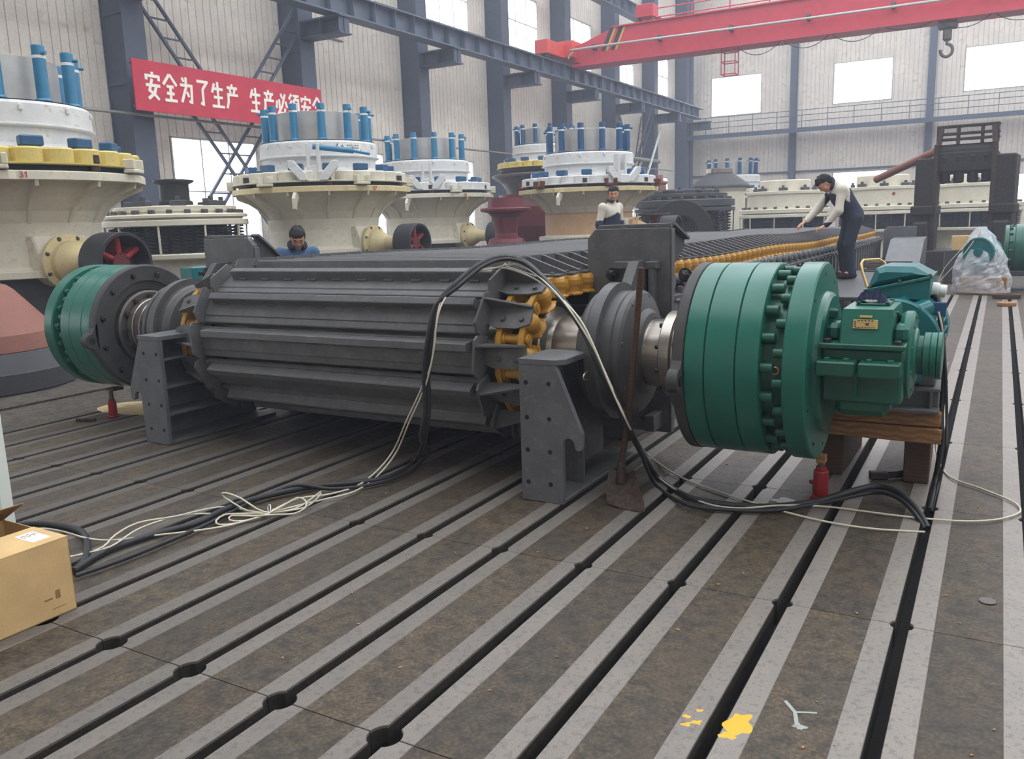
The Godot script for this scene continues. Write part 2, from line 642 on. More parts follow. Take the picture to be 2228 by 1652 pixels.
func build_shell() -> void:
	var seam := MB.new()
	var cache := {}
	var pan := func(w: float, y0: float, y1: float) -> ArrayMesh:
		var k := "%.3f %.3f %.3f" % [w, y0, y1]
		if not cache.has(k):
			cache[k] = panel_mesh(w, y0, y1)
		return cache[k]
	var top := 18.0
	# left wall: bays of sheet panels with a low and a high window in each
	var left := struct("wall_left", null)
	var no := 1
	var toward_x := Basis(Vector3.UP, PI / 2)       # panel x runs to -z, panel face looks to +x
	for bay in range(-5, 8):
		var z0 := -13.85 - BAY * bay
		if z0 < WZ + 0.5:
			continue
		var cuts := [0.0, 0.85, 1.65, 2.65, 3.65, 4.65, 5.3, 5.95]
		for i in 7:
			var za: float = z0 - cuts[i]
			var zb: float = maxf(z0 - cuts[i + 1], WZ)
			if za - zb < 0.05:
				continue
			var spans := [[0.0, top]]
			if i >= 2 and i <= 4:
				spans = [[0.0, 1.15], [3.98, 8.95], [11.3, top]]
			for s in spans:
				part("panel", pan.call(za - zb, s[0], s[1]), left, T3(Vector3(WX, 0, za), toward_x))
		if z0 - 4.65 > WZ:
			window(no, T3(Vector3(WX, 0, z0 - 1.65), toward_x), 3.0, 1.15, 3.98, 3, 2)
			window(no + 1, T3(Vector3(WX, 0, z0 - 1.65), toward_x), 3.0, 8.95, 11.3, 3, 2)
			no += 2
	# end wall
	var back := struct("wall_back", null)
	var wins := [[-17.05, -13.78, 7.83, 10.3], [-9.45, -6.1, 7.95, 10.38], [-2.35, 1.0, 8.0, 10.45], [5.3, 8.6, 8.0, 10.4]]
	var lows := [[-9.3, -6.1, 2.4, 3.88], [0.55, 3.6, 1.6, 3.3]]
	var xs := []
	var x := WX
	while x < 12.2:
		xs.append(x)
		x += 1.0
	for w in wins + lows:
		xs.append(w[0])
		xs.append(w[1])
	xs.append(12.2)
	xs.sort()
	for i in xs.size() - 1:
		if xs[i + 1] - xs[i] < 0.02:
			continue
		var xm: float = (xs[i] + xs[i + 1]) / 2
		var spans := [[0.0, top]]
		for w in lows + wins:
			if xm > w[0] and xm < w[1]:
				var last: Array = spans.pop_back()
				spans.append([last[0], w[2]])
				spans.append([w[3], last[1]])
		for s in spans:
			part("panel", pan.call(xs[i + 1] - xs[i], s[0], s[1]), back, T3(Vector3(xs[i], 0, WZ)))
	for w in wins + lows:
		window(no, T3(Vector3(w[0], 0, WZ)), w[1] - w[0], w[2], w[3], 1, 1)
		no += 1
	# unseen walls: right open high up for light, front closed to darken near faces
	var right := MB.new()
	right.span(Vector3(12.2, 0, 14.2), Vector3(12.4, 8.2, WZ))
	right.span(Vector3(12.2, 11.4, 14.2), Vector3(12.4, top, WZ))
	for k in 13:
		right.span(Vector3(12.2, 0, 14.2 - 5.95 * k), Vector3(12.4, top, 12.4 - 5.95 * k))
	struct("wall_right", right.mesh(M.panel))
	var front := MB.new()
	front.span(Vector3(WX - 0.2, 0, 14.2), Vector3(12.4, 8.6, 14.4))
	front.span(Vector3(WX - 0.2, 8.6, 14.2), Vector3(12.4, top, 14.4))
	struct("wall_front", front.mesh(M.panel))
	# unseen roof: four open strips light the hall from above, closed behind the viewer
	var roof := MB.new()
	roof.span(Vector3(WX - 0.2, top, 14.4), Vector3(12.4, top + 0.24, 6.0))
	var edges := [WX - 0.2, -15.5, -12.0, -8.0, -4.5, -0.5, 3.0, 7.0, 10.0, 12.4]
	for i in range(0, 9, 2):
		roof.span(Vector3(edges[i], top, 14.4), Vector3(edges[i + 1], top + 0.25, WZ - 0.2))
	for k in 13:
		roof.span(Vector3(WX - 0.2, top, 14.4 - BAY * k), Vector3(12.4, top + 0.2, 14.1 - BAY * k))
	struct("ceiling", roof.mesh(M.panel))


func plate_mesh(w: float, len: float, variant: int, tone: int, r_near: float, r_far: float) -> ArrayMesh:
	# top at y 0; x across from 0 to w, z from 0 (near) to -len; the four corners are cut by the round holes of the slots
	var hx := 0.025         # half the slot
	var depth := -0.11
	var strips := MB.new()
	var band := MB.new()
	var arc := func(r: float) -> Array:                 # from the slot edge up the hole to the joint
		var q := []
		for i in 7:
			var a := asin(hx / r) + (PI / 2 - asin(hx / r)) * i / 6.0
			q.append(Vector2(r * sin(a) - hx, r * cos(a)))
		return q
	var s := 0.081
	var outline := func(mirror: bool) -> PackedVector2Array:
		var p := PackedVector2Array()
		var near: Array = arc.call(r_near)
		for e in arc.call(r_far):
			p.append(Vector2(e.x, len - e.y))              # far end, going in
		p.append(Vector2(s, len - 0.002))
		p.append(Vector2(s, 0.002))
		near.reverse()
		for e in near:
			p.append(Vector2(e.x, e.y))
		p[6].y = len - 0.002
		p[9].y = 0.002
		if mirror:
			for i in p.size():
				p[i].x = w - p[i].x
		return p
	var lay := Transform3D(Basis(Vector3.RIGHT, Vector3.FORWARD, Vector3.UP), Vector3.ZERO)
	strips.t = lay
	strips.prism(outline.call(false), -0.010, 0.0, 0.0018)
	strips.prism(outline.call(true), -0.010, 0.0, 0.0018)
	var walls := MB.new()
	walls.t = lay
	walls.prism(outline.call(false), depth, -0.0101)
	walls.prism(outline.call(true), depth, -0.0101)
	band.t = lay
	band.prism(PackedVector2Array([Vector2(s, 0.002), Vector2(w - s, 0.002), Vector2(w - s, len - 0.002), Vector2(s, len - 0.002)]), depth, -0.0022)
	var me := ArrayMesh.new()
	strips.into(me, M["iron_strip_%d" % tone])
	band.into(me, M["iron_band_%d" % variant])
	walls.into(me, M.slot_wall)
	return me


func build_floor() -> void:
	var base := MB.new()
	base.span(Vector3(-6.75, -0.30, 1.2), Vector3(2.4, -0.112, -16.8))
	var floor_node := struct("floor", base.mesh(M.pit))
	var far := -16.62
	var w := PITCH - 0.05
	var cache := {}
	for i in range(-5, 15):
		var x0 := SLOT_X0 - PITCH * (i + 1) + 0.025
		for k in range(-1, 12):
			var za := -0.37 - 1.41 * k
			var zb := maxf(za - 1.41, far)
			if k == 11:
				zb = far
			var variant := (i * 5 + k * 7 + 77) % 3
			var tone := clampi((i + 1) / 2, 0, 5)      # strips darken leftwards: grime, with part of the light painted in
			var rn := 0.055 if k == 1 else 0.040
			var rf := 0.055 if k == 0 else 0.040
			var key := "%d %d %.2f %.3f %.3f" % [variant, tone, za - zb, rn, rf]
			if not cache.has(key):
				cache[key] = plate_mesh(w, za - zb, variant, tone, rn, rf)
			part("floor_plate", cache[key], floor_node, T3(Vector3(x0, 0, za)))
	var slab := MB.new()
	slab.span(Vector3(WX - 0.2, -0.3, 14.4), Vector3(-7.62, 0.0, WZ - 0.2))
	slab.span(Vector3(-7.52, -0.3, 14.4), Vector3(-6.66, 0.0, WZ - 0.2))
	slab.span(Vector3(-7.70, -0.3, 14.4), Vector3(-7.4, -0.1, WZ - 0.2))
	slab.span(Vector3(-6.66, -0.3, 14.4), Vector3(1.905, 0.0, 1.08))
	slab.span(Vector3(-6.66, -0.3, far - 0.02), Vector3(1.905, 0.0, WZ - 0.2))
	slab.span(Vector3(1.905, -0.3, 14.4), Vector3(12.4, 0.0, WZ - 0.2))
	part("floor_slab", slab.mesh(M.concrete), floor_node)


func lattice(b: MB, a0: Vector3, a1: Vector3, off: Vector3, bars: int, r: float) -> void:
	b.bar(a0, a1, r, r)
	b.bar(a0 + off, a1 + off, r, r)
	for k in range(1, bars):
		var p := a0.lerp(a1, float(k) / bars)
		b.bar(p, p + off, r * 0.8, r * 0.5)


func build_columns() -> void:
	# wall columns: an H section, flanges across x, with the stepped head that carries the runway
	var col := MB.new()
	var h := 18.0
	col.span(Vector3(0, 0, 0), Vector3(0.03, h, -0.62))           # wall flange
	col.span(Vector3(0.74, 0, 0.0), Vector3(0.78, h, -0.62), 0.006)   # hall flange
	col.span(Vector3(0.03, 0, -0.04), Vector3(0.74, h, -0.07))    # near web (box laced by plates)
	col.span(Vector3(0.03, 0, -0.55), Vector3(0.74, h, -0.58))
	for y in [1.8, 3.4, 5.0, 6.6, 8.3, 10.0]:
		col.span(Vector3(0.03, y, -0.015), Vector3(0.74, y + 0.12, -0.04))
	var corbel := MB.new()
	corbel.span(Vector3(0.78, 6.95, -0.06), Vector3(2.3, 7.0, -0.56), 0.006)
	corbel.span(Vector3(0.78, 7.42, -0.06), Vector3(2.3, 7.47, -0.56), 0.006)
	corbel.span(Vector3(0.78, 7.0, -0.29), Vector3(2.26, 7.42, -0.33))
	for x in [1.5, 2.2]:
		corbel.span(Vector3(x, 7.0, -0.08), Vector3(x + 0.03, 7.42, -0.54))
	var cm := col.mesh(M.column_paint)
	var bm := corbel.mesh(M.column_paint)
	for k in range(-4, 8):
		var z := -13.85 - BAY * k
		var s := struct("column_%d" % (k + 5), cm)
		s.position = Vector3(WX, 0, z)
		part("corbel", bm, s)
	# end wall columns
	var e := MB.new()
	e.span(Vector3(-0.19, 0, 0.36), Vector3(0.19, h, 0.39))
	e.span(Vector3(-0.19, 0, 0), Vector3(0.19, h, 0.03))
	e.span(Vector3(-0.02, 0, 0.03), Vector3(0.02, h, 0.36))
	var em := e.mesh(M.column_paint)
	for k in 4:
		struct("column_%d" % (13 + k), em).position = Vector3(-11.74 + 7.73 * k, 0, WZ)
	struct("column_17", cm).position = Vector3(WX, 0, WZ + 0.7)
	# crane runways: a long I beam with web stiffeners and a rail on top
	for lvl in 2:
		var yb: float = [7.47, 11.5][lvl]
		var r := MB.new()
		var z0 := 13.0
		var z1 := -54.4
		r.span(Vector3(-17.25, yb, z0), Vector3(-16.75, yb + 0.04, z1))
		r.span(Vector3(-17.25, yb + 0.60, z0), Vector3(-16.75, yb + 0.64, z1))
		r.span(Vector3(-17.015, yb + 0.04, z0), Vector3(-16.985, yb + 0.60, z1))
		var beam := struct("beam_%d" % (lvl + 1), r.mesh(M.beam_paint))
		part("crane_rail", MB.new().span(Vector3(-17.04, yb + 0.64, z0), Vector3(-16.96, yb + 0.74, z1), 0.01).mesh(M.rusty), beam)
		var st := MB.new().span(Vector3(-16.985, yb + 0.04, -0.008), Vector3(-16.77, yb + 0.60, 0.008)).mesh(M.beam_paint)
		for k in 46:
			part("stiffener", st, beam, T3(Vector3(0, 0, -8.6 - k * 1.0)))
	# crossed lattice bracing in the first bay, below and above the banner, and in a far bay
	for k in [0, 5]:
		var z: float = -14.2 - BAY * k
		var br := MB.new()
		var off := Vector3(0, 0, -0.62)
		lattice(br, Vector3(-18.55, 0.4, z - 0.35), Vector3(-18.55, 4.6, z - 3.9), off, 8, 0.07)
		lattice(br, Vector3(-18.40, 0.4, z - 5.0), Vector3(-18.40, 4.6, z - 1.5), off, 8, 0.07)
		lattice(br, Vector3(-18.55, 8.0, z + 0.4), Vector3(-18.55, 4.6, z - 2.4), off, 8, 0.07)
		lattice(br, Vector3(-18.40, 8.0, z - 5.8), Vector3(-18.40, 4.6, z - 3.0), off, 8, 0.07)
		struct("trim_%d" % (1 if k == 0 else 2), br.mesh(M.column_paint))
	# thin service pipe along the columns
	var pipe := MB.new()
	pipe.cyl(Vector3(-17.95, 4.27, -6.0), Vector3(-17.95, 4.27, -52.0), 0.035, 8)
	single("service_pipe", "thin grey pipe running along the left columns, just under the red banner", "pipe", pipe.mesh(M.pipe))
	var thick := MB.new()
	thick.cyl(Vector3(-18.1, 4.75, -37.0), Vector3(-18.1, 4.75, -50.0), 0.12, 10)
	single("duct_pipe", "thicker grey pipe on the left wall, behind the tallest blue cylinders in the middle", "pipe", thick.mesh(M.pipe))
	# lamp tubes under the runway
	for k in [1, 2, 3, 4]:
		var z: float = -15.2 - BAY * k + 0.4
		var tube := MB.new().box(Vector3(-18.97, 7.45, z - 0.9), Vector3(0.07, 0.06, 2.0), 0.01)
		single("lamp_batten", "slim unlit lamp batten on the wall just under the runway beam, %s of four" % ["nearest", "second", "third", "farthest"][k - 1], "lamp", tube.mesh(M.bare_sheet), Vector3.ZERO, 0.0, "lamp battens under the runway beam")
	# walkway along the end wall
	var wy := 6.55
	var deck := MB.new()
	deck.span(Vector3(-19.0, wy, WZ + 0.4), Vector3(12, wy + 0.05, WZ + 1.3))
	deck.span(Vector3(-19.0, wy - 0.2, WZ + 1.26), Vector3(12, wy + 0.07, WZ + 1.32))
	var walk := thing("walkway", "long blue grey steel walkway with thin handrail along the end wall", "walkway")
	part("deck", deck.mesh(M.column_paint), walk)
	var rail := MB.new()
	for y in [0.45, 0.80, 1.1]:
		rail.cyl(Vector3(-18.8, wy + y, WZ + 1.28), Vector3(12, wy + y, WZ + 1.28), 0.022, 6)
	part("handrail", rail.mesh(M.beam_paint), walk)
	var post := MB.new().cyl(Vector3(0, wy, WZ + 1.28), Vector3(0, wy + 1.1, WZ + 1.28), 0.022, 6).mesh(M.beam_paint)
	for k in 21:
		part("rail_post", post, walk, T3(Vector3(-18.5 + k * 1.5, 0, 0)))
	for k in 5:
		var xk := -19.0 + 0.6 if k == 0 else -11.74 + 7.73 * (k - 1)
		var br := MB.new()
		br.bar(Vector3(xk, wy, WZ + 1.2), Vector3(xk, wy - 1.6, WZ + 0.4), 0.08, 0.08)
		part("brace", br.mesh(M.column_paint), walk)
	var girt := MB.new()
	girt.span(Vector3(-19, 4.0, WZ + 0.01), Vector3(12, 4.1, WZ + 0.12))
	struct("trim_3", girt.mesh(M.column_paint))


# characters drawn as strokes in a box of 100 by 100
const GLYPHS := {
	"安": [[50, 99, 50, 87], [9, 69, 9, 84, 91, 84, 91, 69], [46, 74, 24, 32, 52, 22, 84, 2], [71, 50, 56, 24, 14, 2], [3, 51, 97, 51]],
	"全": [[50, 99, 4, 60], [50, 99, 96, 60], [26, 55, 74, 55], [24, 30, 76, 30], [50, 55, 50, 6], [8, 5, 92, 5]],
	"为": [[22, 95, 34, 80], [6, 68, 86, 68, 81, 8, 62, 10], [50, 98, 46, 60, 10, 4], [50, 44, 63, 26]],
	"了": [[12, 91, 88, 91, 52, 62], [52, 62, 52, 6, 32, 10]],
	"生": [[28, 92, 8, 56], [20, 72, 92, 72], [18, 40, 86, 40], [52, 99, 52, 6], [3, 5, 97, 5]],
	"产": [[50, 99, 50, 86], [10, 84, 92, 84], [30, 79, 38, 63], [70, 79, 62, 63], [8, 57, 95, 57], [18, 57, 16, 30, 3, 2]],
	"必": [[9, 62, 3, 30], [29, 68, 31, 12, 74, 12, 78, 32], [44, 92, 57, 72], [84, 92, 52, 40, 10, 4], [85, 62, 96, 36]],
	"须": [[30, 97, 5, 74], [32, 71, 5, 44], [35, 42, 3, 3], [42, 91, 98, 91], [70, 91, 63, 76], [51, 76, 51, 22], [51, 75, 91, 75, 91, 22], [71, 62, 68, 28, 40, 2], [77, 24, 97, 2]],
}


func stroke(b: MB, p: PackedVector2Array, w: float, z0: float, z1: float) -> void:
	for i in p.size() - 1:
		var d := (p[i + 1] - p[i]).normalized() * w * 0.5
		var s := Vector2(-d.y, d.x)
		var a := p[i] - d * (0.8 if i > 0 else 0.0)
		var e := p[i + 1] + d * (0.8 if i < p.size() - 2 else 0.0)
		b.prism(PackedVector2Array([a - s, e - s, e + s, a + s]), z0, z1 + 0.0004 * i)


func build_crane() -> void:
	# banner hung between the first two columns
	var z0 := -13.52
	var z1 := -19.87
	var bx := -17.6
	var ban := thing("banner", "long red banner with white lettering hung between the first two columns", "banner", Vector3(bx, 4.32, z0), PI / 2)
	part("board", MB.new().box(Vector3(3.175, 0.575, -0.02), Vector3(6.35, 1.15, 0.04), 0.004).mesh(M.banner), ban)
	var frame := MB.new()
	for y in [0.1, 1.05]:
		frame.span(Vector3(0, y - 0.03, -0.10), Vector3(6.35, y + 0.03, -0.04))
	part("frame", frame.mesh(M.column_paint), ban)
	var x := 0.30
	for ch in "安全为了生产 生产必须安全":
		if ch == " ":
			x += 0.32
			continue
		var g := MB.new()
		var lift := 0.0
		for s in GLYPHS[ch]:
			lift += 0.0012
			var p := PackedVector2Array()
			for i in range(0, s.size(), 2):
				p.append(Vector2(x + s[i] * 0.0042, 0.27 + s[i + 1] * 0.0064))
			stroke(g, p, 0.070, 0.0, 0.010 + lift)
		part("letter", g.mesh(M.letter), ban)
		x += 0.483
	# the travelling crane: one box girder across the hall
	var cz := -35.0
	var cr := thing("bridge_crane", "red overhead travelling crane whose box girder spans the hall, with black and yellow end stripes", "crane", Vector3(0, 7.9, cz))
	var gir := MB.new()
	# outline across the hall, tapered at the end, as seen from the front
	gir.prism(PackedVector2Array([Vector2(-16.6, 0.35), Vector2(-15.9, 0.12), Vector2(11.9, 0.12), Vector2(11.9, 1.42), Vector2(-14.6, 1.42), Vector2(-16.6, 0.80)]), -0.5, 0.25)
	gir.span(Vector3(-16.4, 0.02, -0.6), Vector3(11.9, 0.12, 0.5))
	gir.span(Vector3(-14.6, 1.42, -0.65), Vector3(11.9, 1.47, 0.36))
	part("girder", gir.mesh(M.crane_red), cr)
	var low := MB.new()
	low.prism(PackedVector2Array([Vector2(0.25, 0.12), Vector2(0.52, 0.12), Vector2(0.30, 0.55), Vector2(0.25, 0.55)]), -16.0, 11.9)
	part("flange_skirt", low.mesh(M.crane_red), cr, T3(Vector3.ZERO, Basis(Vector3.FORWARD, Vector3.UP, Vector3.RIGHT)))
	var truck := MB.new()
	truck.span(Vector3(-17.3, 0.40, -1.6), Vector3(-16.7, 0.95, 2.2), 0.02)
	truck.span(Vector3(-17.0, 0.42, -0.55), Vector3(-16.3, 1.10, 0.62), 0.02)
	part("end_truck", truck.mesh(M.crane_orange), cr)
	for zz in [-1.2, 1.8]:
		part("wheel", MB.new().cyl(Vector3(-17.12, 0.50, zz), Vector3(-16.88, 0.50, zz), 0.188, 20, 0.02).mesh(M.steel_dark), cr)
	var cond := MB.new()
	cond.tube(curve([Vector3(-16.5, 0.35, 0.62), Vector3(-16.3, 0.62, 0.62), Vector3(-15.6, 0.70, 0.60), Vector3(-8, 0.66, 0.56), Vector3(0, 0.64, 0.56), Vector3(12, 0.62, 0.56)], 0.3), 0.05, 8)
	part("conduit", cond.mesh(M.bare_sheet), cr)
	var clip := MB.new().box(Vector3(0, 0.72, 0.42), Vector3(0.12, 0.22, 0.34), 0.01).mesh(M.steel_dark)
	for k in 7:
		part("conduit_clip", clip, cr, T3(Vector3(-15.4 + k * 2.9, 0, 0)))
	for k in 2:
		var s := MB.new()
		s.prism(PackedVector2Array([Vector2(-15.15 + k * 0.42, 0.55), Vector2(-14.95 + k * 0.42, 0.55), Vector2(-14.55 + k * 0.42, 1.42), Vector2(-14.75 + k * 0.42, 1.42)]), 0.25, 0.256)
		part("stripe", s.mesh(M.stripe_black), cr)
		var y := MB.new()
		y.prism(PackedVector2Array([Vector2(-14.95 + k * 0.42, 0.55), Vector2(-14.85 + k * 0.42, 0.55), Vector2(-14.45 + k * 0.42, 1.42), Vector2(-14.55 + k * 0.42, 1.42)]), 0.25, 0.256)
		part("stripe", y.mesh(M.stripe_yellow), cr)
	# platform with rails behind the girder
	var plat := MB.new()
	plat.span(Vector3(-13.4, 1.5, -1.6), Vector3(11.9, 1.56, -0.5))
	plat.span(Vector3(-13.4, 1.5, -1.6), Vector3(11.9, 1.75, -1.55))
	for y in [2.0, 2.35]:
		plat.cyl(Vector3(-13.4, y, -1.58), Vector3(11.9, y, -1.58), 0.025, 6)
	for k in 14:
		plat.cyl(Vector3(-13.4 + k * 1.6, 1.5, -1.58), Vector3(-13.4 + k * 1.6, 2.35, -1.58), 0.025, 6)
	part("platform", plat.mesh(M.crane_red), cr)
	var box := MB.new().box(Vector3(-13.2, 1.9, 0.0), Vector3(0.75, 0.5, 0.6), 0.02)
	part("control_box", box.mesh(M.crane_red), cr)
	var legs := MB.new()
	for sx in [-0.3, 0.3]:
		legs.span(Vector3(-13.2 + sx - 0.03, 1.45, -0.2), Vector3(-13.2 + sx + 0.03, 1.66, 0.2))
	part("box_stand", legs.mesh(M.steel_dark), cr)
	# red ladder cage hanging near the wall end
	var cage := MB.new()
	for sx in [0.0, 0.55]:
		for sz in [0.0, 0.5]:
			cage.bar(Vector3(-10.05 + sx, -0.95, 0.1 - sz), Vector3(-10.05 + sx, 0.1, 0.1 - sz), 0.035, 0.035)
	for y in [-0.92, -0.45, -0.05]:
		for sz in [0.1, -0.4]:
			cage.bar(Vector3(-10.05, y, sz), Vector3(-9.5, y, sz), 0.035, 0.035)
		for sx in [-10.05, -9.5]:
			cage.bar(Vector3(sx, y, 0.1), Vector3(sx, y, -0.4), 0.035, 0.035)
	part("access_cage", cage.mesh(M.crane_red), cr)
	# festoon cable in loops under the girder
	for k in 7:
		var fest := MB.new()
		var a := -9.4 + k * 1.75
		var pts := []
		for i in 15:
			var u := i / 14.0
			pts.append(Vector3(a + 1.7 * u, 0.05 - 4.0 * [0.30, 0.27, 0.26, 0.12, 0.25, 0.24, 0.2][k] * u * (1 - u) * 1.4, 0.30))
		fest.tube(pts, 0.014, 5)
		part("festoon_cable", fest.mesh(M.cable_black), cr)
	# hoist block and hook
	var blk := MB.new()
	blk.box(Vector3(-2.05, -0.12, 0.0), Vector3(0.62, 0.22, 0.42), 0.04)
	blk.box(Vector3(-2.05, -0.42, 0.0), Vector3(0.28, 0.42, 0.28), 0.05)
	part("hoist_block", blk.mesh(M.steel_dark), cr)
	var hk := []
	for i in 15:
		var a := PI * 0.5 - i * TAU * 0.78 / 14.0
		hk.append(Vector3(-2.05 + 0.19 * cos(a), -0.95 + 0.21 * sin(a), 0.0))
	var hook := MB.new()
	hook.tube([Vector3(-2.05, -0.6, 0)] + hk, 0.055, 8)
	part("hook", hook.mesh(M.steel_dark), cr)
	var trolley := MB.new()
	trolley.box(Vector3(1.0, 0.0, 0.0), Vector3(1.5, 0.5, 0.9), 0.05)
	part("trolley", trolley.mesh(M.blue_grey), cr)


# ---------------------------------------------------------------- the apron feeder
const XB := Basis(Vector3(0, 0, 1), Vector3(0, 1, 0), Vector3(-1, 0, 0))     # outline x -> z, y -> y, pushed along -x
const XL := Basis(Vector3(0, -1, 0), Vector3(1, 0, 0), Vector3(0, 0, 1))     # lathe height -> +x
const FX := -3.705       # middle of the feeder
const FY := 0.722        # height of its head shaft
const WING := 1.155      # from the middle out to the wing plates
const PIN_R := 0.3864
const LINK := 0.2


func pan_mesh() -> ArrayMesh:
	var b := MB.new()
	b.t = Transform3D(XB, Vector3.ZERO)
	b.prism(PackedVector2Array([Vector2(-0.098, 0.055), Vector2(0.110, 0.044), Vector2(0.110, 0.076), Vector2(0.104, 0.080), Vector2(0.066, 0.084), Vector2(0.060, 0.092), Vector2(-0.03, 0.096), Vector2(-0.098, 0.098)]), -WING + 0.005, WING - 0.005, 0.004)
	b.prism(PackedVector2Array([Vector2(-0.026, 0.094), Vector2(-0.030, 0.158), Vector2(-0.035, 0.163), Vector2(-0.074, 0.163), Vector2(-0.080, 0.158), Vector2(-0.088, 0.094)]), -WING + 0.05, WING - 0.05, 0.02)
	b.t = Transform3D.IDENTITY
	for k in 10:
		b.box(Vector3(-0.98 + 0.217 * k, 0.102, -0.024), Vector3(0.075, 0.016, 0.016), 0.004)
	return b.mesh(M.grey_paint)


func wing_mesh() -> ArrayMesh:
	var b := MB.new()
	b.t = Transform3D(XB, Vector3.ZERO)
	b.prism(PackedVector2Array([Vector2(-0.118, 0.040), Vector2(0.080, 0.034), Vector2(0.122, 0.078), Vector2(0.126, 0.128), Vector2(0.088, 0.180), Vector2(-0.105, 0.180), Vector2(-0.128, 0.150)]), -0.008, 0.008, 0.003)
	return b.mesh(M.grey_paint)


func lug_mesh() -> ArrayMesh:      # gusset and bolted foot outside the wing, running out along +x
	var b := MB.new()
	b.t = Transform3D(Basis.IDENTITY, Vector3(0, 0, -0.050))
	b.prism(PackedVector2Array([Vector2(0.0, 0.060), Vector2(0.278, 0.060), Vector2(0.278, 0.085), Vector2(0.03, 0.176), Vector2(0.0, 0.178)]), -0.007, 0.007, 0.003)
	b.t = Transform3D(Basis(Vector3.RIGHT, PI / 2), Vector3(0, 0.060, 0))
	b.prism(PackedVector2Array([Vector2(0.0, -0.05), Vector2(0.282, -0.05), Vector2(0.282, 0.055), Vector2(0.20, 0.085), Vector2(0.07, 0.085), Vector2(0.0, 0.06)]), -0.013, 0.0, 0.002)
	return b.mesh(M.grey_paint)


func lug_bolts() -> ArrayMesh:
	var b := MB.new()
	for x in [0.105, 0.225]:
		b.bolt(Vector3(x, 0.072, 0.028), Vector3.UP, 0.014, 0.014)
	return b.mesh(M.grey_housing)


func link_mesh() -> ArrayMesh:     # one pitch of a forged track chain, out along +x from the wing
	var b := MB.new()
	for k in 2:
		var p := PackedVector2Array()
		for i in 9:
			var a := -PI / 2 + PI * i / 8.0
			p.append(Vector2(0.100 + 0.046 * cos(a), 0.052 * sin(a)))
		p.append(Vector2(0.055, 0.058))
		p.append(Vector2(-0.055, 0.058))
		for i in 9:
			var a := PI / 2 + PI * i / 8.0
			p.append(Vector2(-0.100 + 0.046 * cos(a), 0.052 * sin(a)))
		p.append(Vector2(-0.03, -0.058))
		p.append(Vector2(0.03, -0.058))
		b.t = Transform3D(XB, Vector3(0.085 + 0.148 * k, 0, 0))
		b.prism(p, -0.019, 0.019, 0.006)
	b.t = Transform3D.IDENTITY
	# barrel on the outer face with its foot
	b.cyl(Vector3(0.252, 0.0, 0.10), Vector3(0.268, 0.0, 0.10), 0.036, 14, 0.005)
	b.cyl(Vector3(0.266, 0.0, 0.10), Vector3(0.274, 0.0, 0.10), 0.022, 12, 0.002)
	b.t = Transform3D(Basis.IDENTITY, Vector3(0.250, 0, 0))
	b.lathe([Vector2(0.066, -0.066), Vector2(0.068, -0.056), Vector2(0.048, -0.044), Vector2(0.050, -0.02), Vector2(0.058, 0.0), Vector2(0.058, 0.028), Vector2(0.050, 0.048), Vector2(0.038, 0.058), Vector2(0.0, 0.058)], 16)
	b.t = Transform3D.IDENTITY
	b.box(Vector3(0.274, -0.058, 0.0), Vector3(0.060, 0.016, 0.125), 0.006)
	b.cyl(Vector3(0.05, 0, 0.10), Vector3(0.235, 0, 0.10), 0.030, 14)
	for x in [0.108, 0.205]:
		b.cyl(Vector3(x - 0.010, 0, 0.10), Vector3(x + 0.010, 0, 0.10), 0.038, 14, 0.004)
	return b.mesh(M.ochre)


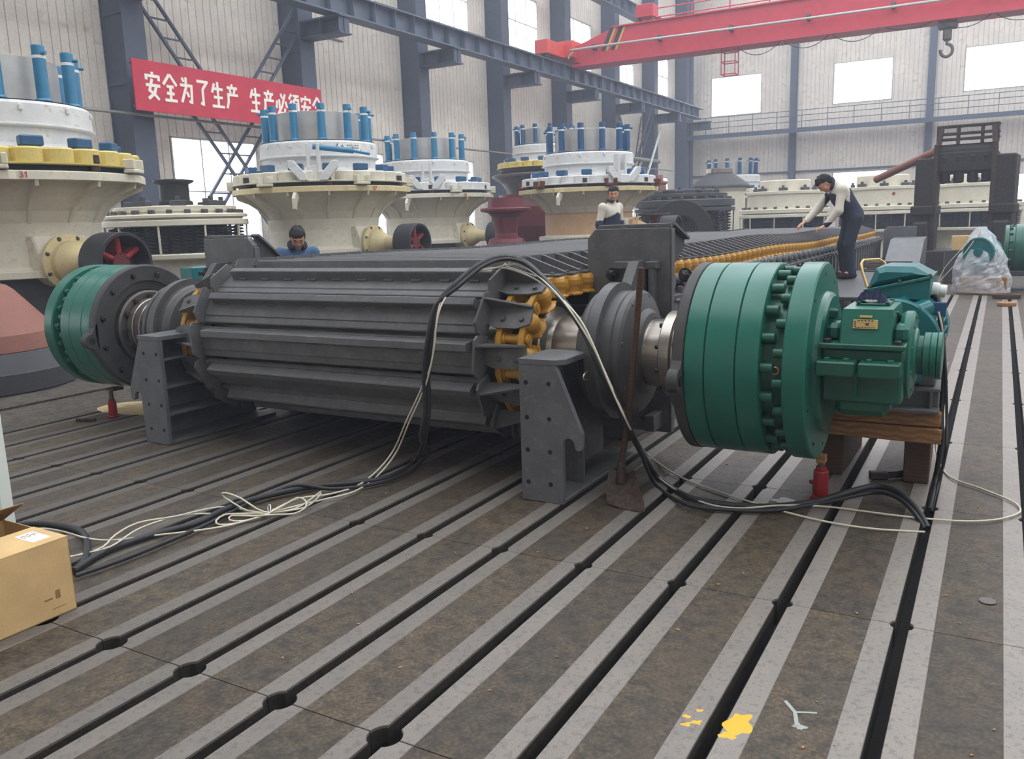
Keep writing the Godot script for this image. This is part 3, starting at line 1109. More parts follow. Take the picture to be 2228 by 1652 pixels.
func build_feeder() -> void:
	var f := thing("apron_feeder", "long grey apron feeder with yellow chains, its pans wrapped round the head drum", "feeder")
	var pm := pan_mesh()
	var wm := wing_mesh()
	var lm := lug_mesh()
	var bm := lug_bolts()
	var km := link_mesh()
	var flip := Basis(Vector3.UP, PI)
	var mirror_z := Vector3(0, 0, 0)
	var put := func(at: Transform3D) -> void:
		var p := part("pan", pm, f, at)
		for s in [1.0, -1.0]:
			part("wing_plate", wm, p, T3(Vector3(s * (WING + 0.010), 0, 0), Basis(Vector3.UP, s * -0.075)))
			var turn := Basis.IDENTITY if s > 0 else flip
			var off := Vector3(s * (WING + 0.012), 0, -0.02 if s > 0 else -0.02)
			var l := T3(off, turn)
			part("lug", lm, p, l)
			part("lug_bolt", bm, p, l)
			part("chain_link", km, p, T3(Vector3(s * (WING + 0.012), 0, 0), turn))
	# round the drum
	for k in range(0, 6):
		var th := PI / 2 - TAU / 24.0 - TAU / 12.0 * (k + 0.42)
		var r := Vector3(0, sin(th), cos(th))
		var u := Vector3(0, -cos(th), sin(th))
		put.call(T3(Vector3(FX, FY, SHAFT.z) + r * PIN_R * cos(TAU / 24.0), Basis(Vector3.RIGHT, r, u)))
	# the upper strand, falling a little towards the tail and sagging between its rollers
	for k in 74:
		var d := LINK * (k + 0.10)
		var y := FY + PIN_R - 0.0075 * d + 0.012 * sin(d * 1.35 + 0.4) * clampf(d / 2.0, 0.0, 1.0)
		var slope := -0.0075 + 0.012 * 1.35 * cos(d * 1.35 + 0.4) * clampf(d / 2.0, 0.0, 1.0)
		var u := Vector3(0, -slope, 1).normalized()
		put.call(T3(Vector3(FX, y, SHAFT.z - d), Basis(Vector3.RIGHT, Vector3.RIGHT.cross(u) * -1.0, u)))
	# the first pans of the lower strand
	for k in 5:
		put.call(T3(Vector3(FX, FY - PIN_R, SHAFT.z - LINK * (k + 0.5)), Basis(Vector3.RIGHT, Vector3.DOWN, Vector3.FORWARD)))
	for k in range(5, 72):  # rest of the lower strand, unseen, keeps light out from under the drum
		var p := part("pan", pm, f, T3(Vector3(FX, FY - PIN_R, SHAFT.z - LINK * (k + 0.5)), Basis(Vector3.RIGHT, Vector3.DOWN, Vector3.FORWARD)))
	# head shaft with its sprockets
	var sh := MB.new()
	sh.t = Transform3D(XL, Vector3(0, SHAFT.y, SHAFT.z))
	sh.lathe([Vector2(0, -5.95), Vector2(0.185, -5.95), Vector2(0.185, -5.22), Vector2(0.25, -5.14), Vector2(0.25, -2.29), Vector2(0.242, -2.28), Vector2(0.200, -2.26), Vector2(0.190, -2.23), Vector2(0.188, -1.50), Vector2(0, -1.50)], 40)
	part("head_shaft", sh.mesh(M.steel), f)
	for s in [-1, 1]:
		var sp := MB.new()
		var star := PackedVector2Array()
		for i in 48:
			var a := TAU * (i + 0.5) / 48.0
			star.append(Vector2.from_angle(a) * (0.345 if (i / 2) % 2 == 0 else 0.30))
		sp.t = Transform3D(XB, Vector3(FX + s * 1.31, FY, SHAFT.z))
		sp.prism(star, -0.05, 0.05, 0.006)
		part("sprocket", sp.mesh(M.steel_dark), f)
	# bearing housings bolted to the upright end plates
	for s in [-1.0, 1.0]:
		var hb := MB.new()
		var side := Transform3D(XL if s > 0 else Basis(Vector3(0, 1, 0), Vector3(-1, 0, 0), Vector3(0, 0, 1)), Vector3(FX + s * 1.67, SHAFT.y, SHAFT.z))
		hb.t = side
		hb.lathe([Vector2(0.20, 0.02), Vector2(0.31, 0.02), Vector2(0.34, 0.045), Vector2(0.348, 0.06), Vector2(0.348, 0.19), Vector2(0.348, 0.235), Vector2(0.340, 0.242), Vector2(0.340, 0.250), Vector2(0.352, 0.254), Vector2(0.352, 0.285), Vector2(0.335, 0.30), Vector2(0.25, 0.325), Vector2(0.225, 0.355), Vector2(0.20, 0.36), Vector2(0.19, 0.36)], 44)
		var house := part("bearing_housing", hb.mesh(M.grey_housing), f)
		# the foot of the housing, drawn from the barrel back to the plate
		var ft := MB.new()
		ft.t = Transform3D(XB, Vector3(FX + s * (1.67 + 0.135), 0, 0))
		var p := PackedVector2Array()
		for i in 57:
			var a := deg_to_rad(112.0 - 4.0 * i)
			p.append(Vector2(SHAFT.z + 0.395 * cos(a), SHAFT.y + 0.395 * sin(a)))
		p.append(Vector2(-4.95, SHAFT.y - 0.50))
		p.append(Vector2(-4.95, SHAFT.y + 0.50))
		p.append(Vector2(-4.80, SHAFT.y + 0.50))
		ft.prism(p, -0.036, 0.036, 0.010)
		part("housing_foot", ft.mesh(M.grey_housing), house)
		for i in 8:
			var a := TAU * (i + 0.35) / 8.0
			var bb := MB.new()
			bb.bolt(Vector3(FX + s * (1.67 + 0.288), SHAFT.y + 0.325 * sin(a), SHAFT.z + 0.325 * cos(a)), Vector3(s, 0, 0), 0.014, 0.018)
			part("housing_bolt", bb.mesh(M.grey_housing), house)
		for y in [0.41, -0.42]:
			for x in [-0.13, 0.34]:
				var nuts := MB.new()
				nuts.bolt(Vector3(FX + s * (1.67 + 0.07 + x), SHAFT.y + y, -4.955), Vector3.BACK, 0.032, 0.035)
				nuts.cyl(Vector3(FX + s * (1.67 + 0.07 + x), SHAFT.y + y, -4.955), Vector3(FX + s * (1.67 + 0.07 + x), SHAFT.y + y, -4.88), 0.018, 10)
				part("anchor_nut", nuts.mesh(M.bolt_dark), f)
		# lifting eye
		var eye := []
		for i in 13:
			var a := PI * i / 12.0
			eye.append(Vector3(FX + s * 1.80, 0.66 + 0.02 * cos(a), SHAFT.z + 0.40 + 0.05 * sin(a)))
		part("lifting_eye", MB.new().tube(eye, 0.008, 6).mesh(M.chrome), house)
	# upright end plates with a cut inner corner, and the skirt behind them
	for s in [-1.0, 1.0]:
		var xi: float = FX + s * (1.43 if s > 0 else 1.53)
		var xo: float = FX + s * (1.975 if s > 0 else 2.10)
		var pl := MB.new()
		pl.t = Transform3D(Basis.IDENTITY, Vector3(0, 0, -4.99))
		pl.prism(PackedVector2Array([Vector2(xi, 0.16), Vector2(xo, 0.16), Vector2(xo, 1.435), Vector2(xi + s * 0.055, 1.435), Vector2(xi, 1.375)]), -0.03, 0.02, 0.003)
		var plate := part("end_plate", pl.mesh(M.grey_paint), f)
		var lip := MB.new()
		lip.prism(PackedVector2Array([Vector2(xi + s * 0.06, 1.436), Vector2(xo, 1.436), Vector2(xo, 1.462), Vector2(xi + s * 0.075, 1.458)]), -5.07, -4.985, 0.003)
		part("top_lip", lip.mesh(M.grey_paint_pale), plate)
		var edge := MB.new()
		edge.span(Vector3(xo if s > 0 else xi, 0.16, -5.03), Vector3((xo if s > 0 else xi) + 0.012, 1.43 if s > 0 else 1.36, -4.975), 0.003)
		part("edge_strip", edge.mesh(M.grey_paint_pale), plate)
		# triangular skirt running back from the plate
		var sk := MB.new()
		var xs: float = xo - 0.03 if s > 0 else xi - 0.03
		sk.t = Transform3D(XB, Vector3(xs, 0, 0))
		sk.prism(PackedVector2Array([Vector2(-5.02, 1.45), Vector2(-5.30 if s > 0 else -5.30, 1.36 if s > 0 else 1.235), Vector2(-5.30 if s > 0 else -5.30, 1.31 if s > 0 else 1.19), Vector2(-5.02, 1.16)]), -0.012, 0.012, 0.003)
		part("skirt_plate", sk.mesh(M.dark_iron), plate)
		var rim := MB.new()
		rim.bar(Vector3(xs, 1.457, -5.03), Vector3(xs, 1.36 if s > 0 else 1.24, -5.31 if s > 0 else -5.31), 0.09, 0.016)
		part("skirt_rim", rim.mesh(M.grey_paint_pale), plate)
	# angle frame bolted on the face of the right plate
	var ang := MB.new()
	ang.span(Vector3(-2.07, 1.19, -4.97), Vector3(-1.79, 1.235, -4.90), 0.004)
	part("angle_bar", ang.mesh(M.grey_paint), f)
	part("angle_bar", MB.new().span(Vector3(-1.845, 0.96, -4.97), Vector3(-1.81, 1.19, -4.90), 0.004).mesh(M.grey_paint), f)
	part("foot_bar", MB.new().span(Vector3(-1.83, 0.20, -4.97), Vector3(-1.77, 0.30, -4.80), 0.004).mesh(M.grey_paint), f)
	# side frames under the upper strand: web, bottom flange, posts, rollers
	for s in [-1.0, 1.0]:
		var x: float = FX + s * 1.50
		var web := MB.new()
		web.span(Vector3(x - 0.012, 0.30, -5.05), Vector3(x + 0.012, 0.90, -19.3))
		web.span(Vector3(x - 0.06, 0.26, -5.05), Vector3(x + s * 0.14, 0.30, -19.3))
		web.span(Vector3(x - 0.06, 0.88, -5.05), Vector3(x + s * 0.10, 0.905, -19.3))
		var sf := part("side_frame", web.mesh(M.dark_iron), f)
		if s < 0:
			continue
		var post := MB.new()
		post.span(Vector3(0.012, 0.30, -0.045), Vector3(0.09, 0.86, 0.045), 0.008)
		post.span(Vector3(0.012, 0.86, -0.055), Vector3(0.11, 0.88, 0.055), 0.004)
		var pmesh := post.mesh(M.grey_paint_pale)
		var rl := MB.new()
		rl.cyl(Vector3(-0.17, 0, 0), Vector3(0.02, 0, 0), 0.048, 16, 0.004)
		rl.cyl(Vector3(0.02, 0, 0), Vector3(0.052, 0, 0), 0.058, 18, 0.006)
		rl.cyl(Vector3(0.052, 0, 0), Vector3(0.060, 0, 0), 0.030, 12, 0.003)
		rl.box(Vector3(0.015, -0.075, 0), Vector3(0.06, 0.07, 0.10), 0.012)
		var rmesh := rl.mesh(M.grey_paint_pale)
		for k in 46:
			var z := -5.32 - 0.305 * k
			part("frame_post", pmesh, sf, T3(Vector3(x, 0, z)))
			var top := FY + PIN_R - 0.0075 * (SHAFT.z - z)
			part("carrying_roller", rmesh, sf, T3(Vector3(x + 0.015, top - 0.095, z)))
	for z in [-5.4, -7.6, -9.8, -12.0, -14.2, -16.4, -18.6]:
		var leg := MB.new()
		for s in [-1.0, 1.0]:
			leg.span(Vector3(FX + s * 1.50 - 0.10, 0.0, z - 0.15), Vector3(FX + s * 1.50 + 0.10, 0.26, z + 0.15), 0.006)
		leg.span(Vector3(FX - 1.5, 0.30, z - 0.05), Vector3(FX + 1.5, 0.42, z + 0.05))
		part("cross_beam", leg.mesh(M.dark_iron), f)
	for s in [-1.0, 1.0]:  # unseen rails, closing the gap so the floor under the feeder stays dark
		part("base_rail", MB.new().span(Vector3(FX + s * 1.50 - 0.08, 0.0, -5.6), Vector3(FX + s * 1.50 + 0.08, 0.255, -19.3), 0.006).mesh(M.dark_iron), f)
	# tail: upright grey plate with its sloping stay
	var tl := MB.new()
	tl.t = Transform3D(Basis.IDENTITY, Vector3(0, 0, -18.9))
	tl.prism(PackedVector2Array([Vector2(-2.05, 0.0), Vector2(-1.45, 0.0), Vector2(-1.45, 1.16), Vector2(-1.98, 1.16), Vector2(-2.05, 1.08)]), -0.04, 0.04, 0.004)
	part("end_plate", tl.mesh(M.grey_paint_pale), f)
	var tb := MB.new()
	tb.t = Transform3D(XB, Vector3(-1.55, 0, 0))
	tb.prism(PackedVector2Array([Vector2(-18.86, 0.0), Vector2(-16.4, 0.0), Vector2(-16.4, 0.10), Vector2(-18.2, 0.92), Vector2(-18.86, 0.95)]), -0.3, 0.3, 0.004)
	part("tail_stay", tb.mesh(M.grey_paint_pale), f)


# ---------------------------------------------------------------- gearboxes and motor
func build_drives() -> void:
	for s in [1.0, -1.0]:
		var lab := "right green planetary gearbox, with the brass plated drive housing on its end" if s > 0 else "left green planetary gearbox, showing its black ring plate and steel hub"
		var g := thing("planetary_gearbox", lab, "gearbox", Vector3(FX + s * 2.345, SHAFT.y, SHAFT.z), 0.0 if s > 0 else PI, "planetary gearboxes")
		var lay := Transform3D(XL, Vector3.ZERO)
		# ring plate with two ears, recess and hub towards the shaft
		var ring := MB.new()
		ring.t = lay
		ring.lathe([Vector2(0.30, 0.03), Vector2(0.31, -0.005), Vector2(0.375, -0.005), Vector2(0.38, -0.035), Vector2(0.495, -0.035), Vector2(0.508, -0.025), Vector2(0.508, 0.022), Vector2(0.50, 0.026), Vector2(0.2, 0.026)], 64)
		var rp := part("ring_plate", ring.mesh(M.primer_black), g)
		for zs in [-1.0, 1.0]:
			var ear := MB.new()
			var p := PackedVector2Array()
			var hole := PackedVector2Array()
			for i in 13:
				var a := -PI / 2 + PI * i / 12.0
				p.append(Vector2(zs * (0.53 + 0.062 * cos(a)), -0.05 + 0.062 * sin(a)))
			p.append(Vector2(zs * 0.47, 0.10))
			p.append(Vector2(zs * 0.47, -0.20))
			ear.t = Transform3D(XB, Vector3(-0.005, 0, 0))
			ear.prism(p, -0.028, 0.030, 0.006)
			var e := part("lifting_ear", ear.mesh(M.primer_black), rp)
			part("ear_hole", MB.new().cyl(Vector3(-0.037, -0.05, zs * 0.53), Vector3(0.030, -0.05, zs * 0.53), 0.027, 18).mesh(M.bore), rp)
		for i in 12:
			var a := TAU * (i + 0.5) / 12.0
			part("plate_bolt", MB.new().bolt(Vector3(-0.034, 0.435 * sin(a), 0.435 * cos(a)), Vector3.LEFT, 0.019, 0.022).mesh(M.bolt_dark), rp)
		var hub := MB.new()
		hub.t = lay
		hub.lathe([Vector2(0, -0.05), Vector2(0.21, -0.05), Vector2(0.285, -0.05), Vector2(0.30, -0.04), Vector2(0.30, 0.03)], 56)
		var hd := part("hub_disc", hub.mesh(M.steel_dark), g)
		for i in 12:
			var a := TAU * i / 12.0
			part("socket_screw", MB.new().cyl(Vector3(-0.05, 0.255 * sin(a), 0.255 * cos(a)), Vector3(-0.08, 0.255 * sin(a), 0.255 * cos(a)), 0.020, 12, 0.003).mesh(M.bolt_dark), hd)
		var fl := MB.new()
		fl.t = lay
		fl.lathe([Vector2(0, -0.30), Vector2(0.19, -0.30), Vector2(0.195, -0.215), Vector2(0.236, -0.205), Vector2(0.240, -0.20), Vector2(0.240, -0.145), Vector2(0.235, -0.14), Vector2(0.222, -0.137), Vector2(0.222, -0.125), Vector2(0.235, -0.122), Vector2(0.240, -0.117), Vector2(0.240, -0.065), Vector2(0.20, -0.058), Vector2(0.20, -0.05)], 56)
		var sf := part("shaft_flange", fl.mesh(M.steel), g)
		for i in 10:
			var a := TAU * (i + 0.5) / 10.0
			part("socket_screw", MB.new().cyl(Vector3(-0.205, 0.212 * sin(a), 0.212 * cos(a)), Vector3(-0.228, 0.212 * sin(a), 0.212 * cos(a)), 0.014, 10, 0.002).mesh(M.bolt_dark), sf)
		# the drum in three rings parted by dark joints
		var x := [0.028, 0.132, 0.285, 0.400]
		for k in 3:
			var d := MB.new()
			d.t = lay
			d.lathe([Vector2(0.42, x[k]), Vector2(0.498, x[k]), Vector2(0.505, x[k] + 0.004), Vector2(0.505, x[k + 1] - 0.006), Vector2(0.498, x[k + 1] - 0.003), Vector2(0.30, x[k + 1] - 0.003)], 72)
			part("drum_ring", d.mesh(M.green), g)
		part("joint_core", _lathe_x([Vector2(0.497, 0.02), Vector2(0.497, 0.39)], 48).mesh(M.dark_gap), g)
		part("neck", _lathe_x([Vector2(0.425, 0.39), Vector2(0.425, 0.455), Vector2(0.432, 0.457), Vector2(0.432, 0.52)], 64).mesh(M.green_dark), g)
		part("end_flange", _lathe_x([Vector2(0.40, 0.505), Vector2(0.498, 0.505), Vector2(0.508, 0.512), Vector2(0.508, 0.606), Vector2(0.50, 0.614), Vector2(0.36, 0.616), Vector2(0.352, 0.640), Vector2(0.335, 0.652), Vector2(0.0, 0.664)], 72).mesh(M.green), g)
		for i in 20:
			var a := TAU * (i + 0.2) / 20.0
			var dir := Vector3(0, sin(a), cos(a))
			part("drum_screw", MB.new().cyl(Vector3(0.397, 0, 0) + dir * 0.462, Vector3(0.460, 0, 0) + dir * 0.462, 0.0255, 16, 0.004).mesh(M.green_dark), g)
			a += TAU / 40.0
			dir = Vector3(0, sin(a), cos(a))
			part("flange_screw", MB.new().cyl(Vector3(0.507, 0, 0) + dir * 0.464, Vector3(0.456, 0, 0) + dir * 0.464, 0.024, 16, 0.004).mesh(M.green_dark), g)
			if i % 2 == 0:
				part("tapped_hole", MB.new().cyl(Vector3(0.61, 0, 0) + dir * 0.45, Vector3(0.6165, 0, 0) + dir * 0.45, 0.009, 10).mesh(M.bolt_dark), g)
		if s < 0:
			continue
		part("sight_glass", MB.new().cyl(Vector3(0.466, 0.015, 0.425), Vector3(0.466, 0.015, 0.452), 0.021, 18, 0.004).mesh(M.brass), g)
		part("sight_window", MB.new().cyl(Vector3(0.466, 0.015, 0.450), Vector3(0.466, 0.015, 0.4525), 0.014, 16).mesh(M.bolt_dark), g)
		part("drain_plug", MB.new().box(Vector3(0.665, 0.26, 0.12), Vector3(0.05, 0.05, 0.05), 0.01).mesh(M.green_dark), g)
		_bevel_unit(g)
	_motor()


func _lathe_x(prof: Array, seg: int) -> MB:
	var b := MB.new()
	b.t = Transform3D(XL, Vector3.ZERO)
	return b.lathe(prof, seg)


func _bevel_unit(g: Node3D) -> void:
	# in the gearbox's own axes: x out from the ring plate (world x + 1.36), y from the shaft, z from the shaft towards the viewer
	var o := Vector3(1.36, -SHAFT.y, 4.53)
	var h := MB.new()
	h.t = Transform3D(XB, Vector3.ZERO)
	# hood: sloped front, flat top
	h.t = Transform3D(XB, o + Vector3(-0.515, 0, 0))
	h.prism(PackedVector2Array([Vector2(-4.19, 0.885), Vector2(-4.24, 1.045), Vector2(-4.62, 1.045), Vector2(-4.86, 0.90), Vector2(-4.86, 0.885)]), -0.112, 0.112, 0.006)
	var hood := part("bevel_hood", h.mesh(M.green), g)
	var body := MB.new()
	body.t = Transform3D(Basis.IDENTITY, o)
	body.span(Vector3(-0.715, 0.862, -4.84), Vector3(-0.340, 0.888, -4.165), 0.005)
	body.span(Vector3(-0.70, 0.80, -4.84), Vector3(-0.345, 0.862, -4.20), 0.01)
	body.span(Vector3(-0.70, 0.60, -4.84), Vector3(-0.35, 0.80, -4.215), 0.01)
	body.span(Vector3(-0.645, 0.53, -4.84), Vector3(-0.40, 0.66, -4.235), 0.03)
	body.span(Vector3(-0.55, 0.64, -4.19), Vector3(-0.538, 0.80, -4.17), 0.002)
	part("bevel_case", body.mesh(M.green_dark), g)
	for x in [[-0.715, -0.542], [-0.530, -0.352]]:
		var ft := MB.new()
		ft.t = Transform3D(Basis.IDENTITY, o)
		ft.span(Vector3(x[0], 0.742, -4.24), Vector3(x[1], 0.812, -4.095), 0.007)
		var foot := part("mounting_foot", ft.mesh(M.green_dark), g)
		for k in 2:
			part("foot_bolt", MB.new().bolt(o + Vector3(lerpf(x[0], x[1], 0.25 + 0.5 * k), 0.812, -4.15), Vector3.UP, 0.017, 0.012).mesh(M.green_dark), foot)
	for x in [-0.68, -0.375]:
		part("case_bolt", MB.new().bolt(o + Vector3(x, 0.888, -4.21), Vector3.UP, 0.018, 0.018).mesh(M.bolt_dark), g)
	for x in [-0.665, -0.375]:
		part("boss", MB.new().box(o + Vector3(x, 0.925, -4.36), Vector3(0.07, 0.085, 0.16), 0.02).mesh(M.green), g)
	# lid on the hood
	part("hood_lid", MB.new().span(o + Vector3(-0.585, 1.045, -4.60), o + Vector3(-0.435, 1.056, -4.40), 0.003).mesh(M.green_dark), hood)
	for k in 4:
		part("lid_bolt", MB.new().bolt(o + Vector3(-0.575 + 0.13 * (k % 2), 1.056, -4.59 + 0.18 * (k / 2)), Vector3.UP, 0.009, 0.008).mesh(M.green_dark), hood)
	# zigzag ribs on the right cheek
	for k in 4:
		var z := MB.new()
		var a := Vector3(-0.402, 1.020 - 0.012 * k, -4.36 - 0.055 * k)
		z.tube([o + a, o + a + Vector3(0.004, -0.004, -0.06), o + a + Vector3(0.006, -0.05, -0.10)], 0.004, 6)
		part("cast_rib", z.mesh(M.green), hood)
	# maker's plate
	var slope := Basis(Vector3.RIGHT, -atan2(0.05, 0.16))
	var pl := T3(o + Vector3(-0.517, 0.978, -4.212), slope)
	var plate := part("nameplate", MB.new().box(Vector3.ZERO, Vector3(0.108, 0.044, 0.004), 0.001).mesh(M.brass), hood, pl)
	var ink := MB.new()
	for k in 5:
		ink.box(Vector3(-0.03 + 0.015 * k, 0.016, 0.0022), Vector3(0.010, 0.005, 0.0006))
	for k in 3:
		ink.box(Vector3(-0.045, 0.010 - 0.010 * k, 0.0022), Vector3(0.008, 0.007, 0.0006))
	ink.box(Vector3(0.008, -0.001, 0.0022), Vector3(0.016, 0.010, 0.0006))
	for k in 9:
		ink.box(Vector3(-0.040 + 0.010 * k, -0.016, 0.0022), Vector3(0.007, 0.004, 0.0006))
	ink.box(Vector3(0.0, 0.005, 0.0022), Vector3(0.07, 0.0010, 0.0004))
	ink.box(Vector3(0.01, -0.009, 0.0022), Vector3(0.06, 0.0010, 0.0004))
	part("nameplate_print", ink.mesh(M.mark_dark), hood, pl)
	part("small_plate", MB.new().box(Vector3.ZERO, Vector3(0.055, 0.011, 0.004), 0.001).mesh(M.brass), hood, T3(o + Vector3(-0.517, 1.012, -4.2245), slope))
	# input bearing cover and end cap on the right
	var cov := MB.new()
	cov.t = Transform3D(XL, o + Vector3(-0.365, 0.80, -4.50))
	cov.lathe([Vector2(0.20, -0.02), Vector2(0.215, 0.0), Vector2(0.215, 0.03), Vector2(0.20, 0.04), Vector2(0.135, 0.045), Vector2(0.125, 0.055), Vector2(0.095, 0.06), Vector2(0.095, 0.08), Vector2(0.112, 0.085), Vector2(0.112, 0.088), Vector2(0.112, 0.11), Vector2(0.108, 0.113), Vector2(0.112, 0.116), Vector2(0.112, 0.14), Vector2(0.106, 0.142), Vector2(0.114, 0.145), Vector2(0.114, 0.16), Vector2(0.108, 0.164), Vector2(0.0, 0.168)], 44)
	var cv := part("input_cover", cov.mesh(M.green), g)
	for i in 10:
		var a := TAU * (i + 0.5) / 10.0
		part("cover_bolt", MB.new().bolt(o + Vector3(-0.335, 0.80 + 0.185 * sin(a), -4.50 + 0.185 * cos(a)), Vector3.RIGHT, 0.013, 0.016).mesh(M.green), cv)


func _motor() -> void:
	var m := thing("electric_motor", "teal finned electric motor with sloping terminal box behind the right green gearbox", "motor", Vector3(-0.47, 0.79, -4.88))
	# its axis runs away from the viewer
	var away := Transform3D(Basis(Vector3.RIGHT, Vector3.FORWARD, Vector3.UP), Vector3.ZERO)
	var b := MB.new()
	b.t = away
	b.lathe([Vector2(0.0, 0.0), Vector2(0.235, 0.0), Vector2(0.245, 0.01), Vector2(0.245, 0.05), Vector2(0.20, 0.10), Vector2(0.195, 0.12), Vector2(0.195, 0.72), Vector2(0.235, 0.73), Vector2(0.24, 0.74), Vector2(0.24, 0.92), Vector2(0.20, 0.95), Vector2(0.0, 0.95)], 48)
	part("stator", b.mesh(M.teal), m)
	for i in 30:
		var a := TAU * i / 30.0
		var fin := MB.new().box(Vector3(0, 0.215, -0.42), Vector3(0.008, 0.045, 0.58), 0.002)
		part("cooling_fin", fin.mesh(M.teal) if i == 0 else m.get_node("cooling_fin").mesh, m, T3(Vector3.ZERO, Basis(Vector3.BACK, a)))
	var neck := MB.new().span(Vector3(-0.11, 0.16, -0.46), Vector3(0.13, 0.26, -0.16), 0.01)
	part("terminal_neck", neck.mesh(M.teal), m)
	# terminal box: base with a slanting joint, bevelled lid
	var base := MB.new()
	base.prism(PackedVector2Array([Vector2(-0.145, 0.245), Vector2(0.165, 0.225), Vector2(0.170, 0.345), Vector2(-0.150, 0.275)]), -0.50, -0.10, 0.006)
	var tb := part("terminal_box", base.mesh(M.teal), m)
	var lip := MB.new()
	lip.prism(PackedVector2Array([Vector2(-0.158, 0.268), Vector2(0.178, 0.345), Vector2(0.178, 0.360), Vector2(-0.158, 0.283)]), -0.51, -0.09, 0.002)
	part("lid_rim", lip.mesh(M.teal), tb)
	var lid := MB.new()
	lid.prism(PackedVector2Array([Vector2(-0.145, 0.285), Vector2(0.170, 0.357), Vector2(0.085, 0.405), Vector2(-0.06, 0.408), Vector2(-0.105, 0.395)]), -0.49, -0.11, 0.03)
	part("lid", lid.mesh(M.teal), tb)
	for x in [[-0.13, 0.292], [0.02, 0.326], [0.165, 0.358]]:
		part("lid_screw", MB.new().bolt(Vector3(x[0], x[1], -0.10), Vector3.UP, 0.009, 0.012).mesh(M.steel_dark), tb)
	var gland := MB.new()
	gland.cyl(Vector3(0.165, 0.275, -0.25), Vector3(0.205, 0.270, -0.25), 0.042, 16, 0.004)
	gland.cyl(Vector3(0.205, 0.270, -0.25), Vector3(0.240, 0.265, -0.25), 0.034, 12, 0.004)
	part("cable_gland", gland.mesh(M.foam), m)
	# holding magnet and tag near the shoulder
	var rel := MB.new()
	rel.cyl(Vector3(0.10, 0.17, -0.02), Vector3(0.16, 0.19, -0.12), 0.05, 14, 0.01)
	rel.cyl(Vector3(0.02, 0.20, -0.05), Vector3(0.05, 0.22, -0.12), 0.035, 12, 0.008)
	part("brake_release", rel.mesh(M.teal), m)
	part("junction_tag", MB.new().box(Vector3(0.215, 0.185, -0.12), Vector3(0.07, 0.07, 0.02), 0.004).mesh(M.clamp_blue), m)
	part("tag_lead", MB.new().tube(curve([Vector3(0.215, 0.17, -0.105), Vector3(0.235, 0.10, -0.09), Vector3(0.245, 0.02, -0.10), Vector3(0.235, -0.06, -0.16)], 0.03), 0.006, 6).mesh(M.cable_white), m)
	# grey steel cradle under the motor
	var cr := MB.new()
	cr.span(Vector3(-0.20, -0.365, -0.95), Vector3(0.25, -0.345, 0.0), 0.003)
	cr.span(Vector3(-0.20, -0.255, -0.95), Vector3(0.25, -0.235, -0.05), 0.003)
	cr.span(Vector3(0.20, -0.345, -0.95), Vector3(0.215, -0.255, -0.05), 0.002)
	cr.span(Vector3(-0.20, -0.345, -0.95), Vector3(-0.185, -0.255, -0.05), 0.002)
	for z in [-0.10, -0.45, -0.80]:
		cr.span(Vector3(-0.185, -0.345, z - 0.008), Vector3(0.24, -0.255, z + 0.008))
	for x in [-0.15, 0.17]:
		cr.span(Vector3(x - 0.04, -0.235, -0.80), Vector3(x + 0.05, -0.15, -0.10), 0.01)
	part("motor_cradle", cr.mesh(M.grey_paint_pale), m)


